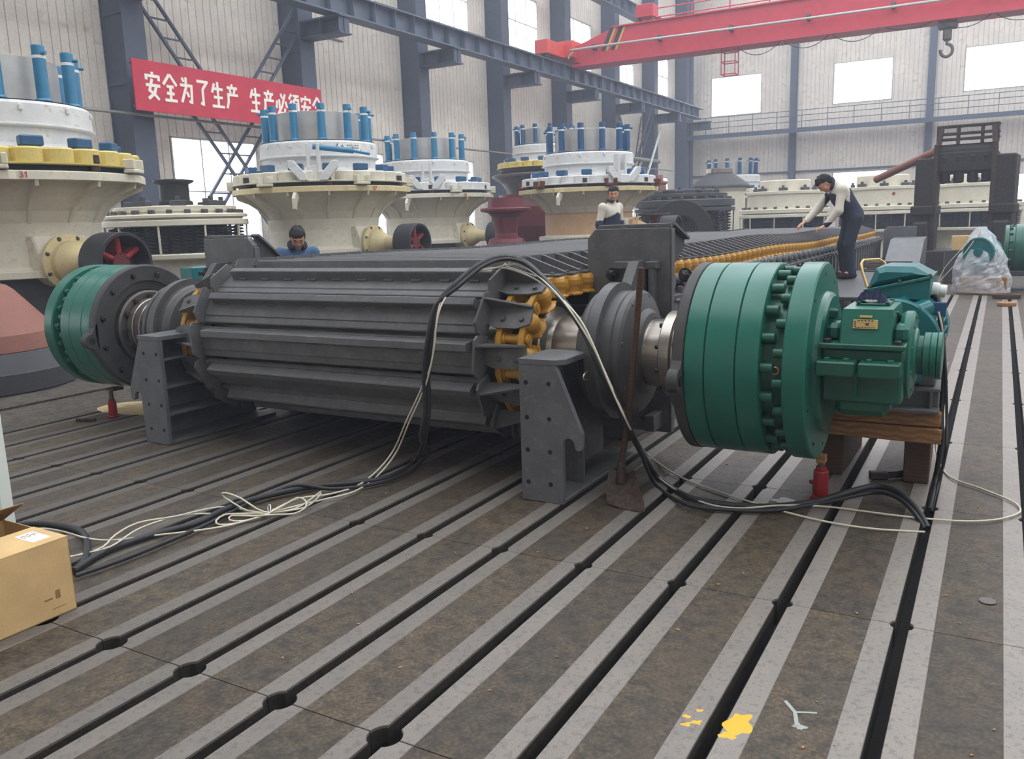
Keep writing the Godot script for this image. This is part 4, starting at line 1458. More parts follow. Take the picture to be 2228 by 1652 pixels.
# ---------------------------------------------------------------- stands, jacks and packing
func build_stands() -> void:
	for s in [1.0, -1.0]:
		var lab := "grey steel end stand with bolt holes and a hooked side, before the right chain" if s > 0 else "grey steel end stand with open shelves inside, left of the drum below the left gearbox"
		var at := Vector3(-2.06, 0, -3.87) if s > 0 else Vector3(-5.20, 0, -3.87)
		var st := thing("end_stand", lab, "stand", at, 0.0, "end stands of the feeder frame")
		var f := MB.new()
		# the outline as seen from the front: straight inside, bulged and hooked outside
		var p := PackedVector2Array([Vector2(-0.125, 0), Vector2(0.125, 0), Vector2(0.128, 0.335)])
		for i in 8:
			var a := PI - PI * i / 7.0
			p.append(Vector2(0.162 + 0.034 * cos(a), 0.335 + 0.034 * sin(a)))
		for i in 5:
			var a := -PI + PI * i / 4.0
			p.append(Vector2(0.219 + 0.023 * cos(a), 0.330 + 0.025 * sin(a)))
		p.append(Vector2(0.243, 0.40))
		p.append(Vector2(0.092, 0.755))
		p.append(Vector2(-0.125, 0.755))
		if s < 0:
			for i in p.size():
				p[i].x = -p[i].x
		f.prism(p, -0.03, 0.0, 0.003)
		part("face_plate", f.mesh(M.grey_paint_pale), st)
		var hole := MB.new().cyl(Vector3.ZERO, Vector3(0, 0, 0.0012), 0.0125, 14).mesh(M.bore)
		var rimm := MB.new()
		rimm.t = Transform3D(Basis(Vector3.RIGHT, PI / 2), Vector3.ZERO)
		rimm.lathe([Vector2(0.0125, 0.0013), Vector2(0.0155, 0.0004)], 16)
		for k in 4:
			for x in [-0.083, 0.052]:
				var xx: float = x * s + (0.0 if k > 0 else 0.0)
				part("bolt_hole", hole, st, T3(Vector3(xx, [0.105, 0.285, 0.465, 0.655][k], 0.0)))
		var web := MB.new()
		var d := -1.05
		web.span(Vector3(-0.125, 0.0, d), Vector3(-0.10, 0.755, -0.03), 0.003)
		part("web", web.mesh(M.grey_paint), st)
		var top := MB.new()
		top.t = Transform3D(Basis(Vector3.RIGHT, Vector3.FORWARD, Vector3.UP), Vector3.ZERO)
		if s > 0:
			top.prism(PackedVector2Array([Vector2(-0.125, -0.002), Vector2(0.092, -0.002), Vector2(0.135, 0.05), Vector2(0.135, 0.34), Vector2(-0.125, 0.34)]), 0.755, 0.785, 0.003)
		else:
			top.prism(PackedVector2Array([Vector2(-0.10, -0.002), Vector2(0.125, -0.002), Vector2(0.19, 0.40), Vector2(-0.10, 0.40)]), 0.755, 0.785, 0.003)
		part("top_plate", top.mesh(M.grey_paint_pale), st)
		var foot := MB.new().span(Vector3(-0.10, 0.0, d), Vector3(0.125, 0.022, -0.03), 0.003)
		part("foot_plate", foot.mesh(M.grey_paint), st)
		var ys := [0.20, 0.40, 0.60] if s < 0 else [0.30]
		for y in ys:
			var sh := MB.new()
			if s < 0:
				sh.span(Vector3(-0.10, y, d), Vector3(0.11, y + 0.02, -0.03), 0.003)
			else:
				sh.span(Vector3(-0.10, 0.022, -0.36), Vector3(0.09, y, -0.34), 0.003)
			part("shelf_plate", sh.mesh(M.grey_paint), st)
	# bottle jacks under the gearboxes
	for s in 2:
		var lab: String = ["red bottle jack with an orange wood block under the right gearbox flange", "red bottle jack on sawdust under the left gearbox"][s]
		var at: Vector3 = [Vector3(-0.74, 0, -4.53), Vector3(-6.32, 0, -4.31)][s]
		var j := thing("bottle_jack", lab, "jack", at, 0.0, "bottle jacks")
		var k: float = [1.0, 0.88][s]
		part("foot", MB.new().box(Vector3(0, 0.011 * k, 0), Vector3(0.092, 0.022, 0.09) * k, 0.008).mesh(M.red_jack), j)
		var bt := Basis.IDENTITY.scaled(Vector3.ONE * k)
		var bv := MB.new()
		bv.t = Transform3D(bt, Vector3.ZERO)
		bv.lathe([Vector2(0.036, 0.02), Vector2(0.039, 0.028), Vector2(0.038, 0.150), Vector2(0.035, 0.158), Vector2(0.028, 0.162), Vector2(0.026, 0.18), Vector2(0.0, 0.182)], 28)
		part("cylinder", bv.mesh(M.red_jack), j)
		part("ram", MB.new().cyl(Vector3(0, 0.178 * k, 0), Vector3(0, 0.2 if s == 0 else 0.225, 0), 0.018, 16, 0.002).mesh(M.steel_dark), j)
		part("pump", MB.new().cyl(Vector3(-0.036 * k, 0.02, -0.03), Vector3(-0.038 * k, 0.09 * k, -0.03), 0.010, 12, 0.003).mesh(M.steel_dark), j)
		part("pump_socket", MB.new().cyl(Vector3(-0.062 * k, 0.075 * k, -0.03), Vector3(-0.03 * k, 0.085 * k, -0.03), 0.012, 12, 0.003).mesh(M.red_jack), j)
	single("wood_block", "small orange wooden block between the right jack and the gearbox flange", "block", MB.new().box(Vector3(0, 0.0215, 0), Vector3(0.046, 0.043, 0.06), 0.004).mesh(M.wood), Vector3(-0.74, 0.2, -4.53))
	single("wood_block", "dark packing block between the left jack and the gearbox", "block", MB.new().box(Vector3(0, 0.009, 0), Vector3(0.10, 0.02, 0.1), 0.003).mesh(M.old_wood), Vector3(-6.32, 0.225, -4.35))
	# timber packing under the motor
	var beam := MB.new().box(Vector3(0, 0.042, 0), Vector3(0.70, 0.084, 0.16), 0.006).mesh(M.wood)
	var low := MB.new().box(Vector3(0, 0.122, 0), Vector3(0.13, 0.244, 0.7), 0.006).mesh(M.old_wood)
	single("timber_baulk", "upper long timber baulk lying across under the motor cradle", "timber", beam, Vector3(-0.56, 0.339, -5.03), 0.01, "timber packing under the motor")
	single("timber_baulk", "lower long timber baulk lying across under the motor cradle", "timber", beam, Vector3(-0.55, 0.250, -5.02), -0.02, "timber packing under the motor")
	single("timber_bearer", "right dark timber block on the floor under the motor's baulks", "timber", low, Vector3(-0.33, 0.002, -5.36), 0.03, "timber packing under the motor")
	single("timber_bearer", "left dark timber block on the floor under the motor's baulks", "timber", low, Vector3(-0.76, 0.002, -5.36), -0.02, "timber packing under the motor")
	# the rag left on the hood
	var rag := MB.new()
	var r2 := RandomNumberGenerator.new()
	r2.seed = 3
	var n := FastNoiseLite.new()
	n.seed = 4
	n.frequency = 9.0
	var gx := 26
	var gz := 18
	var pt := func(i: int, k: int) -> Vector3:
		var u := (i / float(gx) - 0.5) * 2.0
		var w := (k / float(gz) - 0.5) * 2.0
		var dd := clampf(1.0 - pow(absf(u), 2.4) - pow(absf(w), 2.4) * 0.8, 0.0, 1.0)
		var y := 0.056 * pow(dd, 0.5) * (0.8 + 0.5 * n.get_noise_2d(u, w)) + 0.012 * sin(u * 9 + w * 4) * dd
		return Vector3(u * 0.072, maxf(y, 0.0), w * 0.055)
	for i in gx:
		for k in gz:
			rag.quad(pt.call(i, k), pt.call(i, k + 1), pt.call(i + 1, k + 1), pt.call(i + 1, k))
	single("rag", "crumpled dark blue rag on top of the right green gearbox's drive housing", "rag", rag.mesh(M.rag), Vector3(-0.525, 1.057, -4.48))


# ---------------------------------------------------------------- crushers
# one cone crusher: frame, adjusting ring, bowl, hopper and a ring of hydraulic cylinders. Heights are above the floor.
func cone_crusher(label: String, at: Vector3, turn: float, ring_mat: Material, flange_mat: Material, mark: String, opt := {}) -> Node3D:
	var c := thing("cone_crusher", label, "crusher", at, 0.0, "cone crushers along the left wall")
	var up: float = opt.get("lift", 0.0)
	var body_mat: Material = opt.get("body", M.cream)
	var seg := 48
	if not opt.has("no_body"):
		var b := MB.new()
		b.lathe([Vector2(0, 1.0), Vector2(1.25, 1.0), Vector2(1.27, 1.01), Vector2(1.27, 1.085), Vector2(1.25, 1.095), Vector2(1.13, 1.10), Vector2(1.09, 1.14), Vector2(1.07, 1.45), Vector2(1.09, 1.66), Vector2(1.16, 1.80), Vector2(1.32, 1.96), Vector2(1.54, 2.13), Vector2(1.60, 2.14)], seg)
		part("frame", b.mesh(body_mat), c)
		var pl := MB.new()
		pl.lathe([Vector2(0.95, 0.0), Vector2(1.02, 0.0), Vector2(1.02, 1.0), Vector2(0.9, 1.0)], 24)
		part("plinth", pl.mesh(M.dark_iron), c)
		var rb := MB.new()
		rb.t = Transform3D(Basis.IDENTITY, Vector3.ZERO)
		rb.prism(PackedVector2Array([Vector2(1.02, 1.62), Vector2(1.10, 1.66), Vector2(1.24, 1.84), Vector2(1.44, 1.98), Vector2(1.66, 2.07), Vector2(1.68, 2.145), Vector2(1.02, 2.145)]), -0.022, 0.022, 0.004)
		var rm := rb.mesh(body_mat)
		for k in 14:
			part("rib", rm, c, T3(Vector3.ZERO, Basis(Vector3.UP, TAU * (k + 0.3) / 14.0)))
		# scalloped frame flange
		var fl := PackedVector2Array()
		for i in 144:
			var a := TAU * i / 144.0
			var w := fposmod(a * 6.0 / TAU, 1.0)
			fl.append(Vector2.from_angle(a) * (1.70 + (0.05 if absf(w - 0.5) < 0.07 else 0.0)))
		var fb := MB.new()
		fb.t = Transform3D(Basis(Vector3.RIGHT, -PI / 2), Vector3(0, 2.14, 0))
		fb.prism(fl, 0.0, 0.10, 0.012)
		var fn := part("flange", fb.mesh(flange_mat), c)
		# pinion shaft housing and belt pulley, pointing into the hall
		var ph := MB.new()
		ph.t = Transform3D(XL, Vector3(0, 1.17, 0.05))
		ph.lathe([Vector2(0.30, 0.85), Vector2(0.30, 1.26), Vector2(0.345, 1.265), Vector2(0.35, 1.275), Vector2(0.35, 1.31), Vector2(0.34, 1.32), Vector2(0.27, 1.33), Vector2(0.26, 1.40), Vector2(0.14, 1.62), Vector2(0.12, 1.95), Vector2(0.0, 1.95)], 32)
		var hs := part("pinion_housing", ph.mesh(opt.get("housing", M.cream_yellow)), c)
		var hb := MB.new()
		hb.prism(PackedVector2Array([Vector2(0.95, 1.0), Vector2(1.22, 1.0), Vector2(1.22, 1.30), Vector2(1.12, 1.50), Vector2(0.95, 1.52)]), -0.30, 0.38, 0.02)
		part("housing_block", hb.mesh(body_mat), hs)
		for i in 8:
			var a := TAU * (i + 0.5) / 8.0
			part("housing_stud", MB.new().bolt(Vector3(1.315, 1.17 + 0.31 * sin(a), 0.05 + 0.31 * cos(a)), Vector3.RIGHT, 0.022, 0.03).mesh(M.steel_dark), hs)
		var rim := MB.new()
		rim.t = Transform3D(XL, Vector3(0, 1.17, 0.05))
		rim.lathe([Vector2(0.31, 1.98), Vector2(0.345, 1.98), Vector2(0.352, 2.0), Vector2(0.352, 2.36), Vector2(0.345, 2.38), Vector2(0.31, 2.38), Vector2(0.305, 2.34), Vector2(0.305, 1.98)], 40)
		var pu := part("pulley_rim", rim.mesh(M.rubber), c)
		var web := MB.new()
		web.t = Transform3D(XL, Vector3(0, 1.17, 0.05))
		web.lathe([Vector2(0.0, 2.05), Vector2(0.305, 2.05), Vector2(0.305, 2.08), Vector2(0.12, 2.08), Vector2(0.11, 2.28), Vector2(0.0, 2.28)], 32)
		part("pulley_web", web.mesh(M.maroon), pu)
		for i in 6:
			var a := TAU * i / 6.0 + 0.5
			var dir := Vector3(0, sin(a), cos(a))
			var sp := MB.new()
			sp.bar(Vector3(2.20, 1.17, 0.05) + dir * 0.07, Vector3(2.20, 1.17, 0.05) + dir * 0.305, 0.16, 0.06, 0.02)
			part("spoke", sp.mesh(M.spoke_red), pu)
		if mark:
			var tm := TextMesh.new()
			tm.text = mark
			tm.font_size = 10
			tm.pixel_size = 0.0085
			tm.depth = 0.004
			tm.material = M.mark_red
			part("painted_mark", tm, fn, T3(Vector3(sin(turn) * 1.712, 2.19, cos(turn) * 1.712), Basis(Vector3.UP, turn)))
		# distance pins and lifting eyes between flange and ring
		var pin := MB.new().cyl(Vector3(1.63, 2.22, 0), Vector3(1.63, 2.44, 0), 0.062, 14, 0.006).mesh(M.rusty)
		var ub := MB.new()
		ub.span(Vector3(1.66, 2.25, -0.14), Vector3(1.80, 2.30, 0.14), 0.01)
		for z in [-0.14, 0.08]:
			ub.span(Vector3(1.66, 2.30, z), Vector3(1.80, 2.42, z + 0.06), 0.008)
		var um := ub.mesh(opt.get("clevis", body_mat))
		var hook := MB.new()
		hook.prism(PackedVector2Array([Vector2(1.60, 2.12), Vector2(1.62, 2.02), Vector2(1.76, 1.93), Vector2(1.80, 1.82), Vector2(1.87, 1.84), Vector2(1.88, 2.02), Vector2(1.78, 2.13)]), -0.03, 0.03, 0.006)
		var hm := hook.mesh(body_mat)
		for k in 6:
			var a := TAU * k / 6.0 + turn
			part("distance_pin", pin, c, T3(Vector3.ZERO, Basis(Vector3.UP, a)))
			part("clevis", um, c, T3(Vector3.ZERO, Basis(Vector3.UP, a + 0.36)))
			if k % 3 == 0:
				part("hook", hm, c, T3(Vector3.ZERO, Basis(Vector3.UP, a + 0.7)))
	# dark joint, scalloped adjusting ring
	var o := Vector3(0, up, 0)
	var jt := MB.new()
	jt.t = Transform3D(Basis.IDENTITY, o)
	jt.lathe([Vector2(1.0, 2.20), Vector2(1.58, 2.20), Vector2(1.58, 2.33), Vector2(1.0, 2.33)], seg)
	part("joint", jt.mesh(M.dark_gap), c)
	var sc := PackedVector2Array()
	for i in 224:
		var a := TAU * i / 224.0
		sc.append(Vector2.from_angle(a) * (1.555 + 0.115 * pow(absf(sin(a * 14.0)), 0.55)))
	var sb := MB.new()
	sb.t = Transform3D(Basis(Vector3.RIGHT, -PI / 2), o + Vector3(0, 2.31, 0))
	sb.prism(sc, 0.02, 0.20, 0.02)
	sb.t = Transform3D(Basis.IDENTITY, o)
	sb.lathe([Vector2(1.0, 2.31), Vector2(1.69, 2.31), Vector2(1.70, 2.318), Vector2(1.70, 2.335), Vector2(1.6, 2.345)], seg)
	part("adjusting_ring", sb.mesh(ring_mat), c)
	# bowl: lower wall, lip, upper wall
	var bw := MB.new()
	bw.t = Transform3D(Basis.IDENTITY, o)
	bw.lathe([Vector2(1.30, 2.50), Vector2(1.30, 2.54), Vector2(1.12, 2.56), Vector2(1.09, 2.60), Vector2(1.09, 2.78), Vector2(1.15, 2.79), Vector2(1.16, 2.80), Vector2(1.16, 2.815), Vector2(1.13, 2.825), Vector2(1.125, 3.05), Vector2(1.10, 3.085), Vector2(1.06, 3.09), Vector2(0.7, 3.09)], seg)
	var bowl := part("bowl", bw.mesh(M.white_paint), c)
	var cap := MB.new()
	cap.t = Transform3D(Basis.IDENTITY, o)
	cap.lathe([Vector2(0.7, 3.09), Vector2(1.08, 3.092), Vector2(1.085, 3.10), Vector2(0.7, 3.105)], seg)
	part("cap_seal", cap.mesh(M.dark_gap), bowl)
	var hp := MB.new()
	hp.t = Transform3D(Basis.IDENTITY, o)
	hp.lathe([Vector2(0.80, 3.09), Vector2(0.80, 3.64), Vector2(0.785, 3.645), Vector2(0.77, 3.64), Vector2(0.60, 2.9), Vector2(0.0, 2.9)], seg)
	part("hopper", hp.mesh(M.bare_sheet), bowl)
	for k in 12:
		var tone := MB.new()
		tone.t = Transform3D(Basis(Vector3.UP, TAU * (k + 0.5) / 12.0), o)
		tone.box(Vector3(1.14, 3.0, 0), Vector3(0.03, 0.07, 0.05), 0.01)
		part("lug", tone.mesh(M.white_paint), bowl)
	# cylinders
	var cy := MB.new()
	cy.t = Transform3D(Basis.IDENTITY, Vector3(0.985, up, 0))
	cy.lathe([Vector2(0.095, 3.095), Vector2(0.10, 3.11), Vector2(0.085, 3.135), Vector2(0.074, 3.14), Vector2(0.074, 3.74), Vector2(0.070, 3.752), Vector2(0.0, 3.755)], 20)
	cy.cyl(Vector3(0.06, 3.66, 0), Vector3(0.13, 3.66, 0), 0.024, 10, 0.004)
	var cm := cy.mesh(opt.get("cylinders", M.cyl_blue))
	var sp2 := MB.new()
	sp2.t = Transform3D(Basis.IDENTITY, Vector3(0.985, up, 0))
	sp2.lathe([Vector2(0.0745, 3.60), Vector2(0.0752, 3.60), Vector2(0.0752, 3.635), Vector2(0.0745, 3.635)], 20)
	var bandm := sp2.mesh(M.paper)
	for k in 12:
		var tr := T3(Vector3.ZERO, Basis(Vector3.UP, TAU * (k + opt.get("phase", 0.25)) / 12.0))
		var q := part("hydraulic_cylinder", cm, c, tr)
		part("cylinder_tag", bandm, q)
	# blue clamping blocks on the ring
	var cb := MB.new()
	cb.box(Vector3(1.36, 2.595 + up, 0), Vector3(0.16, 0.12, 0.25), 0.015)
	cb.cyl(Vector3(1.36, 2.5 + up, 0), Vector3(1.36, 2.66 + up, 0), 0.02, 8)
	var cbm := cb.mesh(M.clamp_blue)
	for k in 14:
		part("clamp_block", cbm, c, T3(Vector3.ZERO, Basis(Vector3.UP, TAU * (k + 0.4) / 14.0)))
	# pusher bracket with its ram on the viewer's side
	if opt.has("ram"):
		var br := MB.new()
		br.t = Transform3D(Basis(Vector3.UP, opt.ram), o)
		for s in [-1.0, 1.0]:
			br.prism(PackedVector2Array([Vector2(s * 0.10, 2.33), Vector2(s * 0.24, 2.33), Vector2(s * 0.44, 2.56), Vector2(s * 0.44, 2.68), Vector2(s * 0.34, 2.68), Vector2(s * 0.14, 2.46)]), 1.62, 1.72, 0.01)
			br.span(Vector3(s * 0.09 - 0.03, 2.50, 1.40), Vector3(s * 0.09 + 0.03, 2.98, 1.62), 0.01)
		br.span(Vector3(-0.12, 2.33, 1.50), Vector3(0.12, 2.60, 1.60), 0.01)
		part("pusher_bracket", br.mesh(M.white_paint), c)
		if opt.has("ram_cylinder"):
			var rc := MB.new()
			rc.t = Transform3D(Basis(Vector3.UP, opt.ram), o)
			rc.cyl(Vector3(0.0, 2.93, 1.55), Vector3(0.72, 2.85, 1.42), 0.05, 14, 0.006)
			rc.cyl(Vector3(0.72, 2.85, 1.42), Vector3(1.0, 2.80, 1.32), 0.026, 10)
			part("pusher_ram", rc.mesh(M.cyl_blue), c)
	return c


# one spring cone crusher: bowl on a ring that is held down by clusters of coil springs
func spring_crusher(label: String, at: Vector3, R: float, y: Array, m: Material, springs: int) -> Node3D:
	# y: [spring foot, spring head, ring top, bowl top, hat top]
	var c := thing("spring_crusher", label, "crusher", at, 0.0, "spring cone crushers")
	var b := MB.new()
	b.lathe([Vector2(R * 0.72, 0.0), Vector2(R * 0.74, 0.0), Vector2(R * 0.74, 0.1), Vector2(R * 0.66, 0.12), Vector2(R * 0.66, y[0] - 0.12), Vector2(R * 0.97, y[0] - 0.08), Vector2(R * 0.98, y[0] - 0.02), Vector2(R * 0.97, y[0]), Vector2(R * 0.68, y[0])], 40)
	part("frame", b.mesh(m), c)
	var core := MB.new()
	core.lathe([Vector2(R * 0.70, y[0]), Vector2(R * 0.70, y[1])], 24)
	part("core", core.mesh(M.dark_gap), c)
	var ring := MB.new()
	ring.lathe([Vector2(R * 0.6, y[1]), Vector2(R, y[1]), Vector2(R * 1.01, y[1] + 0.01), Vector2(R * 1.01, y[1] + 0.09), Vector2(R, y[1] + 0.10), Vector2(R * 0.93, y[1] + 0.10), Vector2(R * 0.93, y[1] + 0.13), Vector2(R * 1.0, y[1] + 0.14), Vector2(R * 1.0, y[2] - 0.02), Vector2(R * 0.98, y[2]), Vector2(R * 0.5, y[2])], 48)
	part("spring_ring", ring.mesh(m), c)
	var bw := MB.new()
	bw.lathe([Vector2(R * 0.84, y[2]), Vector2(R * 0.84, y[2] + 0.03), Vector2(R * 0.82, y[2] + 0.04), Vector2(R * 0.82, y[3] - 0.10), Vector2(R * 0.85, y[3] - 0.09), Vector2(R * 0.85, y[3] - 0.01), Vector2(R * 0.83, y[3]), Vector2(R * 0.3, y[3])], 48)
	part("bowl", bw.mesh(m), c)
	var hat := MB.new()
	hat.lathe([Vector2(R * 0.56, y[3]), Vector2(R * 0.56, y[4] - 0.03), Vector2(R * 0.54, y[4]), Vector2(0, y[4])], 36)
	part("hat", hat.mesh(m), c)
	for k in 8:
		var dog := MB.new()
		dog.t = Transform3D(Basis(Vector3.UP, TAU * (k + 0.2) / 8.0), Vector3.ZERO)
		dog.box(Vector3(R * 0.64, y[3] + 0.05, 0), Vector3(0.14, 0.10, 0.26), 0.015)
		dog.box(Vector3(R * 0.64, y[3] + 0.12, 0), Vector3(0.08, 0.10, 0.07), 0.01)
		part("locking_dog", dog.mesh(M.dark_iron), c)
	for k in 24:
		var bl := MB.new()
		bl.t = Transform3D(Basis(Vector3.UP, TAU * k / 24.0), Vector3.ZERO)
		bl.box(Vector3(R * 0.905, y[2] + 0.035, 0), Vector3(0.10, 0.07, 0.09), 0.01)
		part("ring_block", bl.mesh(M.steel_dark), c)
	var hx := []
	var L: float = y[1] - y[0]
	var n := 8 * 10
	for i in n + 1:
		var a := TAU * i / 10.0
		hx.append(Vector3(0.058 * cos(a), y[0] + 0.01 + (L - 0.02) * i / n, 0.058 * sin(a)))
	var sm := MB.new().tube(hx, 0.013, 5).mesh(M.spring)
	for k in springs:
		part("coil_spring", sm, c, T3(Vector3(R * 0.88, 0, 0).rotated(Vector3.UP, TAU * k / springs), Basis.IDENTITY))
	var rod := MB.new()
	rod.bar(Vector3(R * 0.97, y[0], 0), Vector3(R * 0.98, y[1], 0), 0.03, 0.03)
	var rmm := rod.mesh(m)
	for k in 10:
		part("tie_rod", rmm, c, T3(Vector3.ZERO, Basis(Vector3.UP, TAU * (k + 0.5) / 10.0)))
	return c


func build_crushers() -> void:
	cone_crusher("nearest white cone crusher with a yellow scalloped ring, cut by the left photo edge", Vector3(-11.17, 0, -6.45), 1.18, M.yellow_paint, M.cream, "31", {"phase": 0.16})
	var a := cone_crusher("white cone crusher beside the red banner, with a warning sticker on its upper ring", Vector3(-11.76, 0, -13.10), 1.33, M.cream, M.cream_yellow, "37", {"ram": 0.66, "ram_cylinder": true, "phase": 0.55})
	cone_crusher("clean white cone crusher with white ring, just left of the maroon pedestal", Vector3(-13.19, 0, -18.75), 1.20, M.white_paint, M.cream, "25", {"ram": 0.62, "phase": 0.62})
	cone_crusher("cone crusher with tan lower body and rusty clevises behind the standing man", Vector3(-9.08, 0, -19.93), 0.9, M.white_paint, M.cream_yellow, "", {"ram": 0.95, "phase": 0.5, "clevis": M.rust_orange, "housing": M.tan, "cylinders": M.clamp_blue})
	var tan := MB.new().lathe([Vector2(1.10, 1.10), Vector2(1.105, 1.50), Vector2(1.10, 1.62), Vector2(1.125, 1.66)], 48)
	part("tan_coat", tan.mesh(M.tan), get_node("cone_crusher_003"))
	var d := cone_crusher("raised cone crusher top with yellow ring on a dark bowl, behind the tan crusher", Vector3(-14.1, 0, -27.3), 0.9, M.yellow_paint, M.cream, "", {"no_body": true, "lift": 0.98, "phase": 0.3, "cylinders": M.clamp_blue})
	var bowl := MB.new().lathe([Vector2(0.9, 0.0), Vector2(0.95, 0.0), Vector2(0.95, 2.2), Vector2(1.30, 2.45), Vector2(1.55, 2.80), Vector2(1.86, 3.0), Vector2(1.88, 3.06), Vector2(1.84, 3.10), Vector2(1.2, 3.12), Vector2(1.2, 3.20)], 44)
	part("lower_bowl", bowl.mesh(M.steel_dark), d)
	cone_crusher("farthest cone crusher, its blue cylinders showing against the end wall", Vector3(-9.9, 0, -36.2), 0.9, M.cream, M.cream, "", {"phase": 0.1, "cylinders": M.clamp_blue})
	# sticker on the upper ring of the second crusher
	var st := MB.new()
	var w := 0.50
	for i in 8:
		var u := 1.00 + w * i / 8.0
		var v := 1.00 + w * (i + 1) / 8.0
		var p := func(q: float, r: float, y: float) -> Vector3: return Vector3(sin(q) * r, y, cos(q) * r)
		st.quad(p.call(u, 1.131, 2.86), p.call(v, 1.131, 2.86), p.call(v, 1.131, 3.03), p.call(u, 1.131, 3.03))
	var sn := part("warning_sticker", st.mesh(M.paper), a)
	var ink := MB.new()
	var on := func(q: float, y: float) -> void:
		ink.t = Transform3D(Basis(Vector3.UP, q), Vector3(sin(q) * 1.133, y, cos(q) * 1.133))
	on.call(1.12, 2.95)
	stroke(ink, PackedVector2Array([Vector2(-0.045, -0.035), Vector2(0.045, -0.035), Vector2(0, 0.045), Vector2(-0.045, -0.035)]), 0.012, 0.0, 0.002)
	for k in 6:
		for r in 3:
			on.call(1.22 + 0.04 * k, 2.995 - 0.045 * r)
			ink.box(Vector3.ZERO, Vector3(0.028, 0.018 if r < 2 else 0.008, 0.002))
	part("sticker_print", ink.mesh(M.mark_dark), sn)
	var mg := MB.new()
	for k in [[1.03, 2.99], [1.47, 2.89]]:
		mg.t = Transform3D(Basis(Vector3.UP, k[0]), Vector3(sin(k[0]) * 1.133, k[1], cos(k[0]) * 1.133))
		mg.prism(PackedVector2Array([Vector2(-0.02, -0.035), Vector2(0.0, -0.035), Vector2(0.02, 0.035), Vector2(0.0, 0.035)]), 0.0, 0.002)
	part("sticker_print", mg.mesh(M.maroon), sn)
	spring_crusher("pale spring cone crusher with a black hub on top, between the two nearest cone crushers", Vector3(-12.70, 0, -10.34), 1.20, [1.14, 1.60, 1.80, 1.93, 1.95], M.cream, 34)
	var hub := MB.new().lathe([Vector2(0.30, 1.95), Vector2(0.30, 2.02), Vector2(0.25, 2.05), Vector2(0.25, 2.32), Vector2(0.34, 2.36), Vector2(0.34, 2.39), Vector2(0.2, 2.41), Vector2(0, 2.41)], 32)
	part("hub", hub.mesh(M.rubber), get_node("spring_crusher"))
	spring_crusher("dark grey spring cone crusher with open top ring, right of the standing man", Vector3(-8.05, 0, -24.4), 1.42, [0.95, 1.62, 1.95, 2.12, 2.25], M.dark_iron, 40)
	spring_crusher("cream spring cone crusher behind the bending man, left of three at the end wall", Vector3(-5.98, 0, -28.0), 1.38, [0.90, 1.36, 1.62, 2.16, 2.50], M.cream, 40)
	spring_crusher("middle cream spring cone crusher of three at the end wall, with red oval badge", Vector3(-3.38, 0, -30.2), 1.40, [0.90, 1.36, 1.62, 2.22, 2.58], M.cream, 40)
	var badge := MB.new()
	badge.t = Transform3D(Basis(Vector3.RIGHT, PI / 2), Vector3(0.45, 1.98, 1.08))
	badge.lathe([Vector2(0.0, 0.0), Vector2(0.05, 0.0), Vector2(0.05, 0.01), Vector2(0.0, 0.012)], 20)
	part("badge", badge.mesh(M.spoke_red), get_node("spring_crusher_003"))
	spring_crusher("cream spring cone crusher seen through the dark press frame", Vector3(-0.82, 0, -30.9), 1.45, [0.90, 1.36, 1.62, 2.22, 2.50], M.cream, 40)


